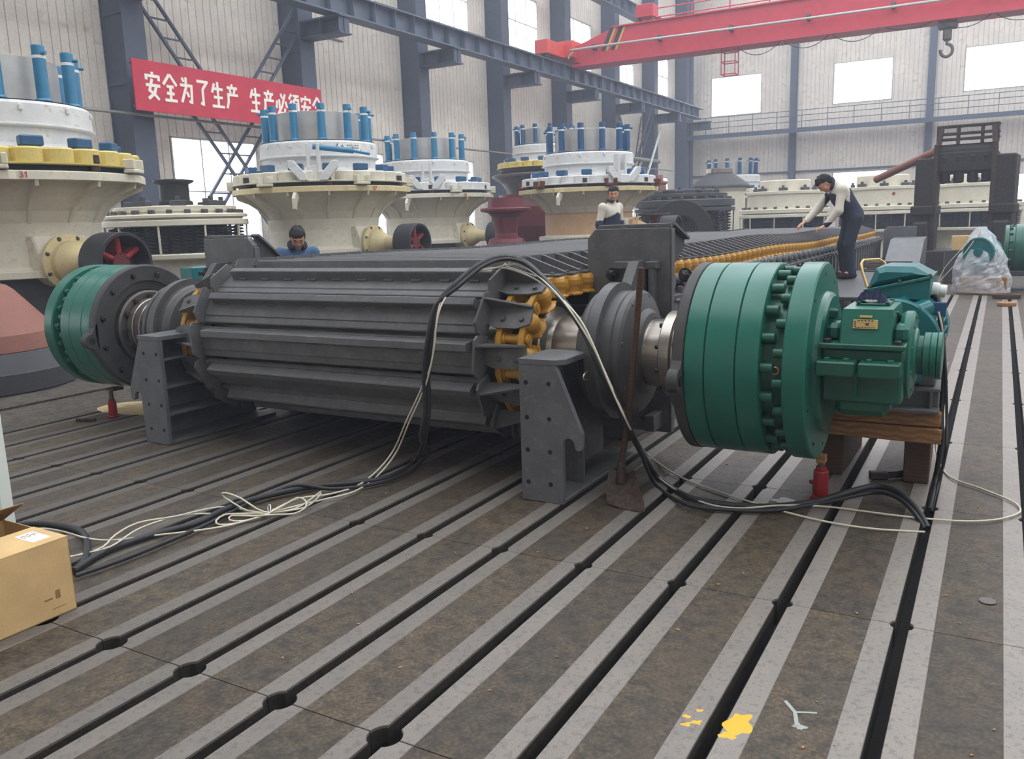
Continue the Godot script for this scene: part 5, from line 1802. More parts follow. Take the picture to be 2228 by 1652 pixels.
# ---------------------------------------------------------------- the rest of the background
func build_background() -> void:
	# maroon castings between the crushers
	var b := MB.new().lathe([Vector2(0.5, 0.0), Vector2(0.55, 0.0), Vector2(0.55, 0.75), Vector2(0.75, 0.95), Vector2(0.90, 1.35), Vector2(0.92, 1.9), Vector2(0.84, 2.14), Vector2(0.88, 2.17), Vector2(0.88, 2.25), Vector2(0.5, 2.26), Vector2(0.45, 2.0), Vector2(0, 2.0)], 44)
	single("maroon_casting", "big round maroon casting between the clean white crusher and the tan one", "casting", b.mesh(M.maroon), Vector3(-12.0, 0, -22.2))
	var f := MB.new().lathe([Vector2(0.0, 0.0), Vector2(0.62, 0.0), Vector2(0.63, 0.06), Vector2(0.60, 0.10), Vector2(0.42, 1.05), Vector2(0.38, 1.12), Vector2(0.26, 1.16), Vector2(0.25, 1.25), Vector2(0.30, 1.60), Vector2(0.40, 1.70), Vector2(0.56, 1.73), Vector2(0.57, 1.78), Vector2(0.55, 1.80), Vector2(0.40, 1.81), Vector2(0.38, 2.02), Vector2(0.0, 2.03)], 40)
	single("maroon_pedestal", "flanged maroon pedestal casting standing before the round maroon casting", "casting", f.mesh(M.maroon), Vector3(-9.67, 0, -16.75))
	# dark flywheel rim standing on edge
	var rg := MB.new()
	rg.t = Transform3D(Basis(Vector3.RIGHT, PI / 2), Vector3.ZERO)
	rg.lathe([Vector2(0.42, -0.17), Vector2(0.78, -0.17), Vector2(0.80, -0.15), Vector2(0.80, 0.15), Vector2(0.78, 0.17), Vector2(0.42, 0.17), Vector2(0.40, 0.15), Vector2(0.40, -0.15), Vector2(0.42, -0.17)], 48)
	single("flywheel_rim", "dark iron flywheel rim standing on edge behind the far pans", "flywheel", rg.mesh(M.frame_iron), Vector3(-6.95, 1.10, -20.7), 0.42)
	var blk := MB.new().box(Vector3(0, 0.15, 0), Vector3(1.2, 0.32, 0.6), 0.01)
	single("support_block", "dark block the iron flywheel rim stands on", "block", blk.mesh(M.dark_iron), Vector3(-6.95, 0.0, -20.7), 0.42)
	var tb := thing("round_table", "rusty round table on a red post before the flywheel rim", "table", Vector3(-5.75, 0, -15.6))
	part("tabletop", MB.new().lathe([Vector2(0, 1.53), Vector2(0.30, 1.53), Vector2(0.31, 1.54), Vector2(0.30, 1.57), Vector2(0, 1.57)], 28).mesh(M.rusty), tb)
	part("post", MB.new().lathe([Vector2(0.22, 0), Vector2(0.22, 0.03), Vector2(0.07, 0.06), Vector2(0.07, 1.45), Vector2(0.11, 1.53)], 20).mesh(M.maroon), tb)
	# dark mantle with a bright collar, waiting on a drum
	var mt := thing("mantle_cone", "dark mantle cone with a silver collar, left of the farthest blue cylinders", "casting", Vector3(-9.0, 0, -31.3))
	part("cone", MB.new().lathe([Vector2(1.06, 2.45), Vector2(1.08, 2.48), Vector2(1.06, 2.54), Vector2(0.80, 2.74), Vector2(0.46, 2.98), Vector2(0.44, 2.98)], 40).mesh(M.dark_iron), mt)
	part("collar", MB.new().lathe([Vector2(0.44, 2.97), Vector2(0.48, 2.99), Vector2(0.49, 3.14), Vector2(0.45, 3.15), Vector2(0.0, 3.15)], 32).mesh(M.steel), mt)
	part("drum", MB.new().lathe([Vector2(0.9, 0.0), Vector2(0.9, 2.3), Vector2(1.0, 2.45), Vector2(0.2, 2.46)], 32).mesh(M.cream), mt)
	var vp := MB.new().lathe([Vector2(0.32, 0), Vector2(0.34, 0.05), Vector2(0.28, 2.2), Vector2(0.24, 2.6), Vector2(0.30, 2.66), Vector2(0.30, 2.72), Vector2(0.16, 2.74), Vector2(0.12, 2.95), Vector2(0, 2.96)], 28)
	single("red_pump_stand", "pale red round stand with a small cap at the corner of the hall", "stand", vp.mesh(M.red_oxide), Vector3(-10.6, 0, -29.3))
	# big press frame at the right
	var pf := thing("press_frame", "tall dark rusty press frame with a round head near the end wall", "machine", Vector3(-0.74, 0, -22.2), -0.10)
	for s in [-1.0, 1.0]:
		var p := MB.new()
		p.span(Vector3(s * 0.80 - 0.20, 0, -0.45), Vector3(s * 0.80 + 0.20, 2.62, 0.40), 0.03)
		p.span(Vector3(s * 0.80 - 0.17, 0.3, 0.45), Vector3(s * 0.80 + 0.17, 1.2, 0.60), 0.05)
		p.span(Vector3(s * 0.80 - 0.24, 1.35, -0.5), Vector3(s * 0.80 + 0.24, 1.55, 0.52), 0.02)
		part("pillar", p.mesh(M.frame_iron), pf)
		var g := MB.new()
		g.span(Vector3(s * 0.58 - 0.05, 0.2, 0.3), Vector3(s * 0.58 + 0.05, 2.9, 0.42), 0.01)
		part("guide_rail", g.mesh(M.rusty), pf)
		var e := MB.new()
		e.bar(Vector3(s * 0.60, 2.5, 0.35), Vector3(s * 0.52, 3.25, 0.25), 0.10, 0.08, 0.01)
		part("head_stay", e.mesh(M.rusty), pf)
	var hd := MB.new()
	hd.span(Vector3(-0.6, 2.25, -0.4), Vector3(0.6, 2.75, 0.3), 0.06)
	hd.cyl(Vector3(-0.60, 2.74, 0.1), Vector3(0.60, 2.74, 0.1), 0.16, 24, 0.02)
	for k in 4:
		hd.cyl(Vector3(-0.42 + 0.28 * k, 2.05, 0.12), Vector3(-0.42 + 0.28 * k, 2.65, 0.22), 0.11, 16, 0.02)
	part("head", hd.mesh(M.frame_iron), pf)
	var lad := MB.new()
	for y in [3.0, 3.12, 3.28]:
		lad.span(Vector3(-0.62, y - 0.02, 0.0), Vector3(0.62, y + 0.03, 0.25), 0.006)
	for x in [-0.60, -0.2, 0.28, 0.58]:
		lad.span(Vector3(x - 0.02, 2.9, 0.02), Vector3(x + 0.03, 3.28, 0.24), 0.004)
	part("top_grid", lad.mesh(M.rusty), pf)
	var bed := MB.new()
	bed.span(Vector3(-1.1, 0, -0.6), Vector3(1.1, 0.55, 0.7), 0.03)
	part("bed", bed.mesh(M.frame_iron), pf)
	var lean := MB.new().cyl(Vector3(-2.80, 2.25, -23.6), Vector3(-1.40, 2.78, -22.3), 0.09, 12)
	part("stay_pipe", lean.mesh(M.red_oxide), pf, pf.transform.affine_inverse())  # sloping pipe, joined to the press frame to give it a hold
	# a ladder up the far wall and a pale pole leaning beside it
	var wl := MB.new()
	lattice(wl, Vector3(-18.1, 0.0, -44.2), Vector3(-18.1, 7.1, -47.1), Vector3(0, 0, -0.6), 18, 0.06)
	single("wall_ladder", "dark ladder rising beside a far column, right of the tan crusher's blue cylinders", "ladder", wl.mesh(M.dark_iron))
	var pole := MB.new().cyl(Vector3(-17.9, 0.0, -44.2), Vector3(-18.0, 6.7, -50.1), 0.07, 10)
	single("leaning_pole", "pale pole leaning on the far wall beside the dark ladder", "pole", pole.mesh(M.foam))
	single("teal_cabinet", "narrow teal cabinet glimpsed behind the left bearing housing", "cabinet", MB.new().box(Vector3(0, 0.56, 0), Vector3(0.2, 1.12, 0.3), 0.01).mesh(M.teal), Vector3(-7.62, 0, -6.4))
	# cartons and sacks between feeder tail and press
	single("carton", "small brown carton on the bed at the left foot of the press frame", "box", MB.new().box(Vector3(0, 0.14, 0), Vector3(0.42, 0.28, 0.3), 0.006).mesh(M.carton), Vector3(-0.62, 0.66, -19.4), 0.1)
	single("low_crate", "dark low crate under the small brown carton near the press frame", "crate", MB.new().box(Vector3(0, 0.33, 0), Vector3(0.7, 0.66, 0.5), 0.01).mesh(M.dark_iron), Vector3(-0.60, 0.0, -19.4), 0.1)
	# motor wrapped in clear film on a plank stack
	var planks := thing("plank_stack", "stack of pale planks under the film wrapped motor", "timber", Vector3(-0.20, 0, -17.0), -0.05)
	for k in 6:
		part("plank", MB.new().box(Vector3(rng.randf_range(-0.02, 0.02), 0.026 + 0.05 * k, 0), Vector3(0.72, 0.046, 0.5), 0.004).mesh(M.wood), planks)
	var wm := thing("wrapped_motor", "teal motor standing on planks, wrapped in crumpled clear film and tied with cord", "motor", Vector3(-0.22, 0.305, -17.0), -0.35)
	var mo := MB.new()
	mo.t = Transform3D(Basis(Vector3.RIGHT, PI / 2), Vector3(0.0, 0.42, 0))
	mo.lathe([Vector2(0, -0.26), Vector2(0.20, -0.26), Vector2(0.22, -0.24), Vector2(0.22, 0.20), Vector2(0.255, 0.205), Vector2(0.255, 0.25), Vector2(0.23, 0.255), Vector2(0.225, 0.235), Vector2(0.08, 0.235), Vector2(0.07, 0.27), Vector2(0.0, 0.27)], 36)
	part("drum", mo.mesh(M.teal), wm)
	part("saddle", MB.new().box(Vector3(0, 0.11, 0), Vector3(0.42, 0.22, 0.36), 0.02).mesh(M.dark_iron), wm)
	var fm := MB.new()
	var n := FastNoiseLite.new()
	n.seed = 9
	n.frequency = 2.4
	var shell := func(i: int, k: int) -> Vector3:
		var u := TAU * i / 44.0
		var h := k / 26.0
		var r := lerpf(0.44, 0.05, pow(h, 2.2)) + 0.07 * n.get_noise_3d(cos(u) * 0.9, h * 1.6, sin(u) * 0.9) * (1.0 if h > 0.05 else 0.4) + 0.035 * sin(u * 7.0 + h * 3.0) * (1.0 - h)
		return Vector3(cos(u) * r * 1.05 - 0.06 * h, -0.27 + h * 1.12, sin(u) * r * 0.85)
	for i in 44:
		for k in 26:
			var p0: Vector3 = shell.call(i, k)
			var p1: Vector3 = shell.call(i + 1, k)
			var p2: Vector3 = shell.call(i + 1, k + 1)
			var p3: Vector3 = shell.call(i, k + 1)
			fm.quad(p1, p0, p3, p2)
	part("film", fm.mesh(M.film), wm)
	for k in 2:
		part("cord", MB.new().tube(curve([Vector3(-0.05, 0.80, 0.05), Vector3(-0.12 - 0.1 * k, 0.5, 0.34), Vector3(-0.35 - 0.12 * k, 0.15, 0.42), Vector3(-0.55, -0.10, 0.45)], 0.08), 0.006, 5).mesh(M.cable_white), wm)
	# another green gearbox at the right edge, on a dark trestle
	var g3 := thing("green_gearbox", "dark green gearbox drum on a trestle at the right photo edge", "gearbox", Vector3(0.42, 0.72, -17.9))
	part("drum_ring", _lathe_x([Vector2(0, -0.34), Vector2(0.40, -0.34), Vector2(0.44, -0.33), Vector2(0.44, -0.27), Vector2(0.40, -0.26), Vector2(0.40, -0.18), Vector2(0.455, -0.17), Vector2(0.46, -0.16), Vector2(0.46, 0.16), Vector2(0.44, 0.18), Vector2(0.47, 0.19), Vector2(0.47, 0.6), Vector2(0, 0.6)], 44).mesh(M.green_dark), g3)
	for i in 16:
		var a := TAU * i / 16.0
		part("flange_screw", MB.new().cyl(Vector3(-0.26, 0.42 * sin(a), 0.42 * cos(a)), Vector3(-0.21, 0.42 * sin(a), 0.42 * cos(a)), 0.02, 10, 0.003).mesh(M.green), g3)
	var tr := MB.new()
	tr.span(Vector3(-0.36, -0.72, -0.5), Vector3(-0.26, -0.30, 0.45), 0.01)
	tr.span(Vector3(0.3, -0.72, -0.5), Vector3(0.4, -0.30, 0.45), 0.01)
	tr.span(Vector3(-0.36, -0.45, -0.4), Vector3(0.5, -0.36, 0.40), 0.01)
	part("trestle", tr.mesh(M.dark_iron), g3)
	# coil of rope and a lidded tin on the floor edge
	var rp := []
	for i in 60:
		var a := TAU * i / 20.0
		rp.append(Vector3(0.19 * cos(a) * (1.0 + 0.03 * (i / 20)), 0.02 + 0.022 * (i / 20), 0.13 * sin(a)))
	single("rope_coil", "small coil of pale rope on the floor beside the wrapped motor", "rope", MB.new().tube(rp, 0.016, 6).mesh(M.old_wood), Vector3(0.16, 0.0, -16.05))
	var tin := thing("wood_disc", "pale round wooden disc with a loop handle near the rope coil", "disc", Vector3(0.16, 0.0, -14.9))
	part("disc", MB.new().lathe([Vector2(0, 0.0), Vector2(0.125, 0.0), Vector2(0.13, 0.01), Vector2(0.13, 0.05), Vector2(0.125, 0.055), Vector2(0, 0.055)], 32).mesh(M.wood), tin)
	part("loop", MB.new().tube([Vector3(-0.03, 0.055, 0), Vector3(0.0, 0.09, 0), Vector3(0.03, 0.055, 0)], 0.006, 6).mesh(M.wood), tin)
	# the bending man's working platform: steel stools with flat bars on top
	var pf2 := thing("work_platform", "low dark steel platform with stacked flat bars beside the far chain", "platform", Vector3(-1.62, 0, -12.2))
	part("deck", MB.new().span(Vector3(-0.45, 0.50, -2.6), Vector3(0.42, 0.54, 2.0), 0.006).mesh(M.dark_iron), pf2)
	for x in [-0.36, 0.34]:
		for z in [-2.4, -0.3, 1.8]:
			part("leg", MB.new().span(Vector3(x - 0.04, 0, z - 0.04), Vector3(x + 0.04, 0.50, z + 0.04), 0.005).mesh(M.dark_iron), pf2)
	part("toe_board", MB.new().span(Vector3(0.40, 0.40, -2.6), Vector3(0.43, 0.56, 2.0), 0.004).mesh(M.steel_dark), pf2)
	for k in 7:
		var z := -0.6 + rng.randf_range(-0.15, 0.15) - 0.12 * k
		single("flat_bar", "steel flat bar, number %s up in the loose stack on the dark work platform" % ["one", "two", "three", "four", "five", "six", "seven"][k], "bar", MB.new().box(Vector3(0, 0.011, 0), Vector3(0.62, 0.022, 0.10), 0.003).mesh(M.steel_dark), Vector3(-1.50 + rng.randf_range(-0.05, 0.05), 0.5415 + 0.0225 * k, -14.55 - 0.02 * k), rng.randf_range(-0.08, 0.08), "flat bars on the work platform")
	# hand truck with a bent tube handle
	var ht := thing("hand_truck", "hand truck with a bent brass coloured tube handle before the work platform", "trolley", Vector3(-0.93, 0, -8.75), 0.95)
	var hp := [Vector3(-0.17, 0.16, 0.25), Vector3(-0.17, 0.92, -0.10), Vector3(-0.15, 1.00, -0.14), Vector3(-0.10, 1.03, -0.16), Vector3(0.10, 1.03, -0.16), Vector3(0.15, 1.00, -0.14), Vector3(0.17, 0.92, -0.10), Vector3(0.17, 0.16, 0.25)]
	part("handle", MB.new().tube(hp, 0.013, 10).mesh(M.brass), ht)
	part("bed", MB.new().box(Vector3(0, 0.14, 0.06), Vector3(0.40, 0.04, 0.5), 0.01).mesh(M.dark_iron), ht)
	for x in [-0.2, 0.2]:
		for z in [-0.12, 0.24]:
			part("wheel", MB.new().cyl(Vector3(x - 0.02, 0.065, z), Vector3(x + 0.02, 0.065, z), 0.065, 18, 0.008).mesh(M.rubber), ht)


# ---------------------------------------------------------------- things on the floor
func blob_patch(r: float, seed_: int, h: float, stretch := Vector2.ONE, rough := 0.3) -> MB:
	# a low heap or splash with a ragged edge
	var n := FastNoiseLite.new()
	n.seed = seed_
	n.frequency = 1.1
	n.fractal_octaves = 2
	var b := MB.new()
	var K := 40
	var rings := [1.0, 0.8, 0.55, 0.28, 0.0]
	var pt := func(i: int, k: int) -> Vector3:
		var a := TAU * i / K
		var e := r * (1.0 + rough * n.get_noise_2d(cos(a) * 0.55 + seed_, sin(a) * 0.55) * 2.0)
		var q: float = rings[k]
		var y := 0.0 if k == 0 else h * (1.0 - q * q) * (0.8 + 0.5 * n.get_noise_2d(cos(a) * q * 4.0, sin(a) * q * 4.0 + 9.0)) + h * 0.3
		return Vector3(cos(a) * e * q * stretch.x, y, sin(a) * e * q * stretch.y)
	for i in K:
		for k in 4:
			if k < 3:
				b.quad(pt.call(i + 1, k), pt.call(i, k), pt.call(i, k + 1), pt.call(i + 1, k + 1))
			else:
				b.tri(pt.call(i + 1, k), pt.call(i, k), pt.call(i, k + 1))
	return b


func build_floor_things() -> void:
	# open carton at the left
	var c := thing("carton", "large brown cardboard carton with a white shipping label at the left photo edge", "box", Vector3(-3.182, 0.002, -1.905), -0.012)
	var w := 0.46
	var d := 0.60
	var h := 0.308
	var cb := MB.new()
	cb.span(Vector3(-w, 0, 0), Vector3(0, 0.004, d))
	cb.span(Vector3(-0.004, 0, 0), Vector3(0, h, d))
	cb.span(Vector3(-w, 0, 0), Vector3(-w + 0.004, h, d))
	cb.span(Vector3(-w, 0, 0), Vector3(0, h, 0.004))
	cb.span(Vector3(-w, 0, d - 0.004), Vector3(0, h, d))
	part("body", cb.mesh(M.carton), c)
	part("lid", MB.new().span(Vector3(-0.235, h, 0), Vector3(0.0005, h + 0.004, d), 0.001).mesh(M.carton), c)
	var flap := MB.new()
	flap.t = Transform3D(Basis(Vector3.BACK, -1.05), Vector3(-w, h, 0))
	flap.span(Vector3(0, 0, 0.0), Vector3(0.004, 0.20, d), 0.001)
	part("raised_flap", flap.mesh(M.carton_inside), c)
	part("shipping_label", MB.new().box(Vector3(-0.115, h + 0.0046, 0.075), Vector3(0.13, 0.0008, 0.075)).mesh(M.paper), c, T3(Vector3.ZERO))
	var ink := MB.new()
	for k in 6:
		ink.box(Vector3(-0.150 + 0.012 * (k % 2), h + 0.0052, 0.05 + 0.010 * k), Vector3(0.035, 0.0004, 0.003))
	part("label_print", ink.mesh(M.mark_dark), c)
	var sc := MB.new()
	for q in [[0.09, 0.05, 0.02, 0.10], [0.08, 0.09, 0.035, 0.02], [0.10, 0.34, 0.03, 0.014], [0.035, 0.05, 0.06, 0.008], [0.05, 0.46, 0.012, 0.03]]:
		sc.box(Vector3(0.0004, q[0], q[1] + 0.02), Vector3(0.0006, q[3] * 0.35, q[2]))
	part("scuff", sc.mesh(M.carton_inside), c)
	# white plastic sheeting standing in folds at the left edge
	var sh := MB.new()
	var path := []
	var s0 := Vector3(-4.36, 0, -2.36)
	var rt := Vector3(0.867, 0, -0.5)
	var fw := Vector3(0.5, 0, 0.867)
	for i in 41:
		var u := i / 40.0
		path.append(s0 + rt * (-1.1 * u) + fw * (0.05 * sin(u * 38.0) + 0.03 * sin(u * 17.0 + 1.0)))
	for i in 40:
		for y in 4:
			var a: Vector3 = path[i]
			var e: Vector3 = path[i + 1]
			var up := Vector3.UP
			for side in [1.0, -1.0]:
				var off: Vector3 = fw * 0.004 * side
				var q0: Vector3 = a + off + up * (0.55 * y)
				var q1: Vector3 = e + off + up * (0.55 * y)
				if side > 0:
					sh.quad(q1, q0, q0 + up * 0.55, q1 + up * 0.55)
				else:
					sh.quad(q0, q1, q1 + up * 0.55, q0 + up * 0.55)
	single("plastic_sheeting", "upright white plastic sheeting in folds behind the carton at the left edge", "sheeting", sh.mesh(M.foam))
	# mantle lying on its skirt: grey ring, red cone
	var mc := thing("mantle_casting", "red oxide cone casting on a thick grey ring behind the left gearbox", "casting", Vector3(-9.03, 0, -4.70))
	part("ring", MB.new().lathe([Vector2(0.5, 0.0), Vector2(0.88, 0.0), Vector2(0.90, 0.015), Vector2(0.90, 0.20), Vector2(0.895, 0.205), Vector2(0.81, 0.385), Vector2(0.80, 0.39), Vector2(0.5, 0.39)], 56).mesh(M.dark_iron), mc)
	part("cone", MB.new().lathe([Vector2(0.79, 0.39), Vector2(0.795, 0.40), Vector2(0.76, 0.56), Vector2(0.74, 0.585), Vector2(0.42, 0.97), Vector2(0.36, 1.02), Vector2(0.30, 1.04), Vector2(0.30, 1.10), Vector2(0.0, 1.10)], 56).mesh(M.red_oxide), mc)
	# square mouthed shovel leaning on the right bearing housing
	var sv := thing("shovel", "square rusty shovel with a worn wooden handle leaning on the right bearing housing", "shovel", Vector3.ZERO)
	var foot := Vector3(-1.71, 0.11, -4.11)
	var top := Vector3(-1.585, 1.245, -4.115)
	part("handle", MB.new().tube([foot, foot.lerp(top, 0.3) + Vector3(0.012, 0, 0), foot.lerp(top, 0.65) + Vector3(0.01, 0, 0), top], 0.0165, 12).mesh(M.old_wood), sv)
	var bl := MB.new()
	var grid := func(u: float, v: float) -> Vector3:      # u across -1..1, v from the socket to the edge
		var lie := Vector3(-1.72, 0.125, -4.16).lerp(Vector3(-1.605, 0.006, -3.935), v)
		var half := lerpf(0.085, 0.125, minf(v * 1.3, 1.0))
		return lie + Vector3(0.93, 0, 0.18) * u * half + Vector3(0, 0.030 * (u * u) * (1.0 - v * 0.6), 0)
	for i in 8:
		for k in 8:
			var a: float = -1.0 + 0.25 * i
			var v := k / 8.0
			var p0: Vector3 = grid.call(a, v)
			var p1: Vector3 = grid.call(a + 0.25, v)
			var p2: Vector3 = grid.call(a + 0.25, v + 0.125)
			var p3: Vector3 = grid.call(a, v + 0.125)
			bl.quad(p3, p2, p1, p0)
			var dn := Vector3(0, -0.003, 0)
			bl.quad(p0 + dn, p1 + dn, p2 + dn, p3 + dn)
	part("blade", bl.mesh(M.rusty), sv)
	part("socket", MB.new().cyl(foot + Vector3(0.012, 0.10, 0), Vector3(-1.70, 0.09, -4.10), 0.021, 12, 0.0, 0.028).mesh(M.rusty), sv)
	# litter
	var sd := blob_patch(0.30, 5, 0.012, Vector2(1.25, 0.8), 0.16).mesh(M.sawdust)
	var so := single("sawdust", "patch of pale sawdust under the left bottle jack", "sawdust", sd, Vector3(-6.45, 0.0005, -4.62))
	so.set_meta("kind", "stuff")
	var fl: Node3D = get_node("floor")
	part("paint_splash", blob_patch(0.045, 12, 0.001, Vector2(0.75, 1.2), 0.32).mesh(M.paint_yellow), fl, T3(Vector3(-0.585, 0.0, -2.32)))
	part("paint_splash", blob_patch(0.022, 15, 0.001, Vector2(1.0, 0.8), 0.5).mesh(M.paint_yellow), fl, T3(Vector3(-0.60, 0.0, -2.24)))
	for k in 4:
		part("paint_splash", blob_patch(0.010 + 0.004 * (k % 2), 20 + k, 0.001, Vector2(1.0, 0.8), 0.4).mesh(M.paint_yellow), fl, T3(Vector3(-0.735 + 0.012 * k, 0.0, -2.28 + 0.05 * sin(k * 2.2))))
	var drip := MB.new()
	drip.t = Transform3D(Basis(Vector3.RIGHT, -PI / 2), Vector3(0, -0.0015, 0))
	stroke(drip, PackedVector2Array([Vector2(-0.06, 0.07), Vector2(-0.02, 0.02), Vector2(0.0, -0.05)]), 0.012, 0.0, 0.0012)
	stroke(drip, PackedVector2Array([Vector2(-0.02, 0.02), Vector2(0.04, 0.045)]), 0.009, 0.0, 0.0012)
	part("paint_splash", drip.mesh(M.paint_grey), fl, T3(Vector3(-0.43, 0.0, -2.43)))
	part("paint_splash", blob_patch(0.016, 31, 0.001, Vector2(1.2, 1.0), 0.4).mesh(M.paint_grey), fl, T3(Vector3(-0.425, -0.002, -2.38)))
	part("paint_splash", blob_patch(0.05, 33, 0.001, Vector2(1.3, 0.7), 0.5).mesh(M.paint_grey), fl, T3(Vector3(-0.90, -0.001, -4.42)))
	single("scrap_bar", "short dark steel scrap on the floor left of the left bottle jack", "scrap", MB.new().box(Vector3(0, 0.012, 0), Vector3(0.16, 0.024, 0.03), 0.004).mesh(M.rusty), Vector3(-6.41, 0.0, -4.12), 0.5)
	var strip := MB.new()
	for i in 8:
		var a := i * 0.16
		var e := (i + 1) * 0.16
		strip.bar(Vector3(0.28 * sin(a), 0.022, -0.28 * (1 - cos(a)) * 1.3), Vector3(0.28 * sin(e), 0.022, -0.28 * (1 - cos(e)) * 1.3), 0.008, 0.04)
	strip.box(Vector3(-0.01, 0.021, 0.0), Vector3(0.10, 0.042, 0.05), 0.006)
	single("scrap_strip", "curled dark strip with a small block on the floor beyond the right cables", "scrap", strip.mesh(M.rubber), Vector3(-0.50, 0.0, -5.02), 0.3)
	single("flat_washer", "flat grey disc lying on the iron floor near the right photo edge", "disc", MB.new().lathe([Vector2(0, 0), Vector2(0.028, 0), Vector2(0.03, 0.002), Vector2(0.03, 0.005), Vector2(0, 0.006)], 20).mesh(M.steel_dark), Vector3(0.05, -0.002, -3.54))
	# bits of chip and litter strewn over the plates
	var chip := MB.new().box(Vector3.ZERO, Vector3(0.016, 0.004, 0.010), 0.001).mesh(M.wood)
	var r2 := RandomNumberGenerator.new()
	r2.seed = 77
	var mm := MultiMesh.new()
	mm.transform_format = MultiMesh.TRANSFORM_3D
	mm.mesh = chip
	mm.instance_count = 150
	for k in 150:
		var i := r2.randi_range(-2, 12)
		var x := SLOT_X0 - PITCH * i - PITCH * 0.5 + r2.randf_range(-0.12, 0.12)
		var s := r2.randf_range(0.25, 0.9)
		mm.set_instance_transform(k, Transform3D(Basis(Vector3.UP, r2.randf() * TAU).scaled(Vector3(s, s, s)), Vector3(x, 0.0005, r2.randf_range(-6.5, -1.6))))
	var mi := MultiMeshInstance3D.new()
	mi.name = "wood_chips"
	mi.multimesh = mm
	mi.set_meta("kind", "stuff")
	add_child(mi)
	tag(mi, "tiny pale wood chips strewn over the iron floor plates", "chips")


func cord(called: String, label: String, pts: Array, r: float, m: Material, group: String) -> void:
	single(called, label, "cable", MB.new().tube(curve(pts, 0.04), r, 8).mesh(m), Vector3.ZERO, 0.0, group)


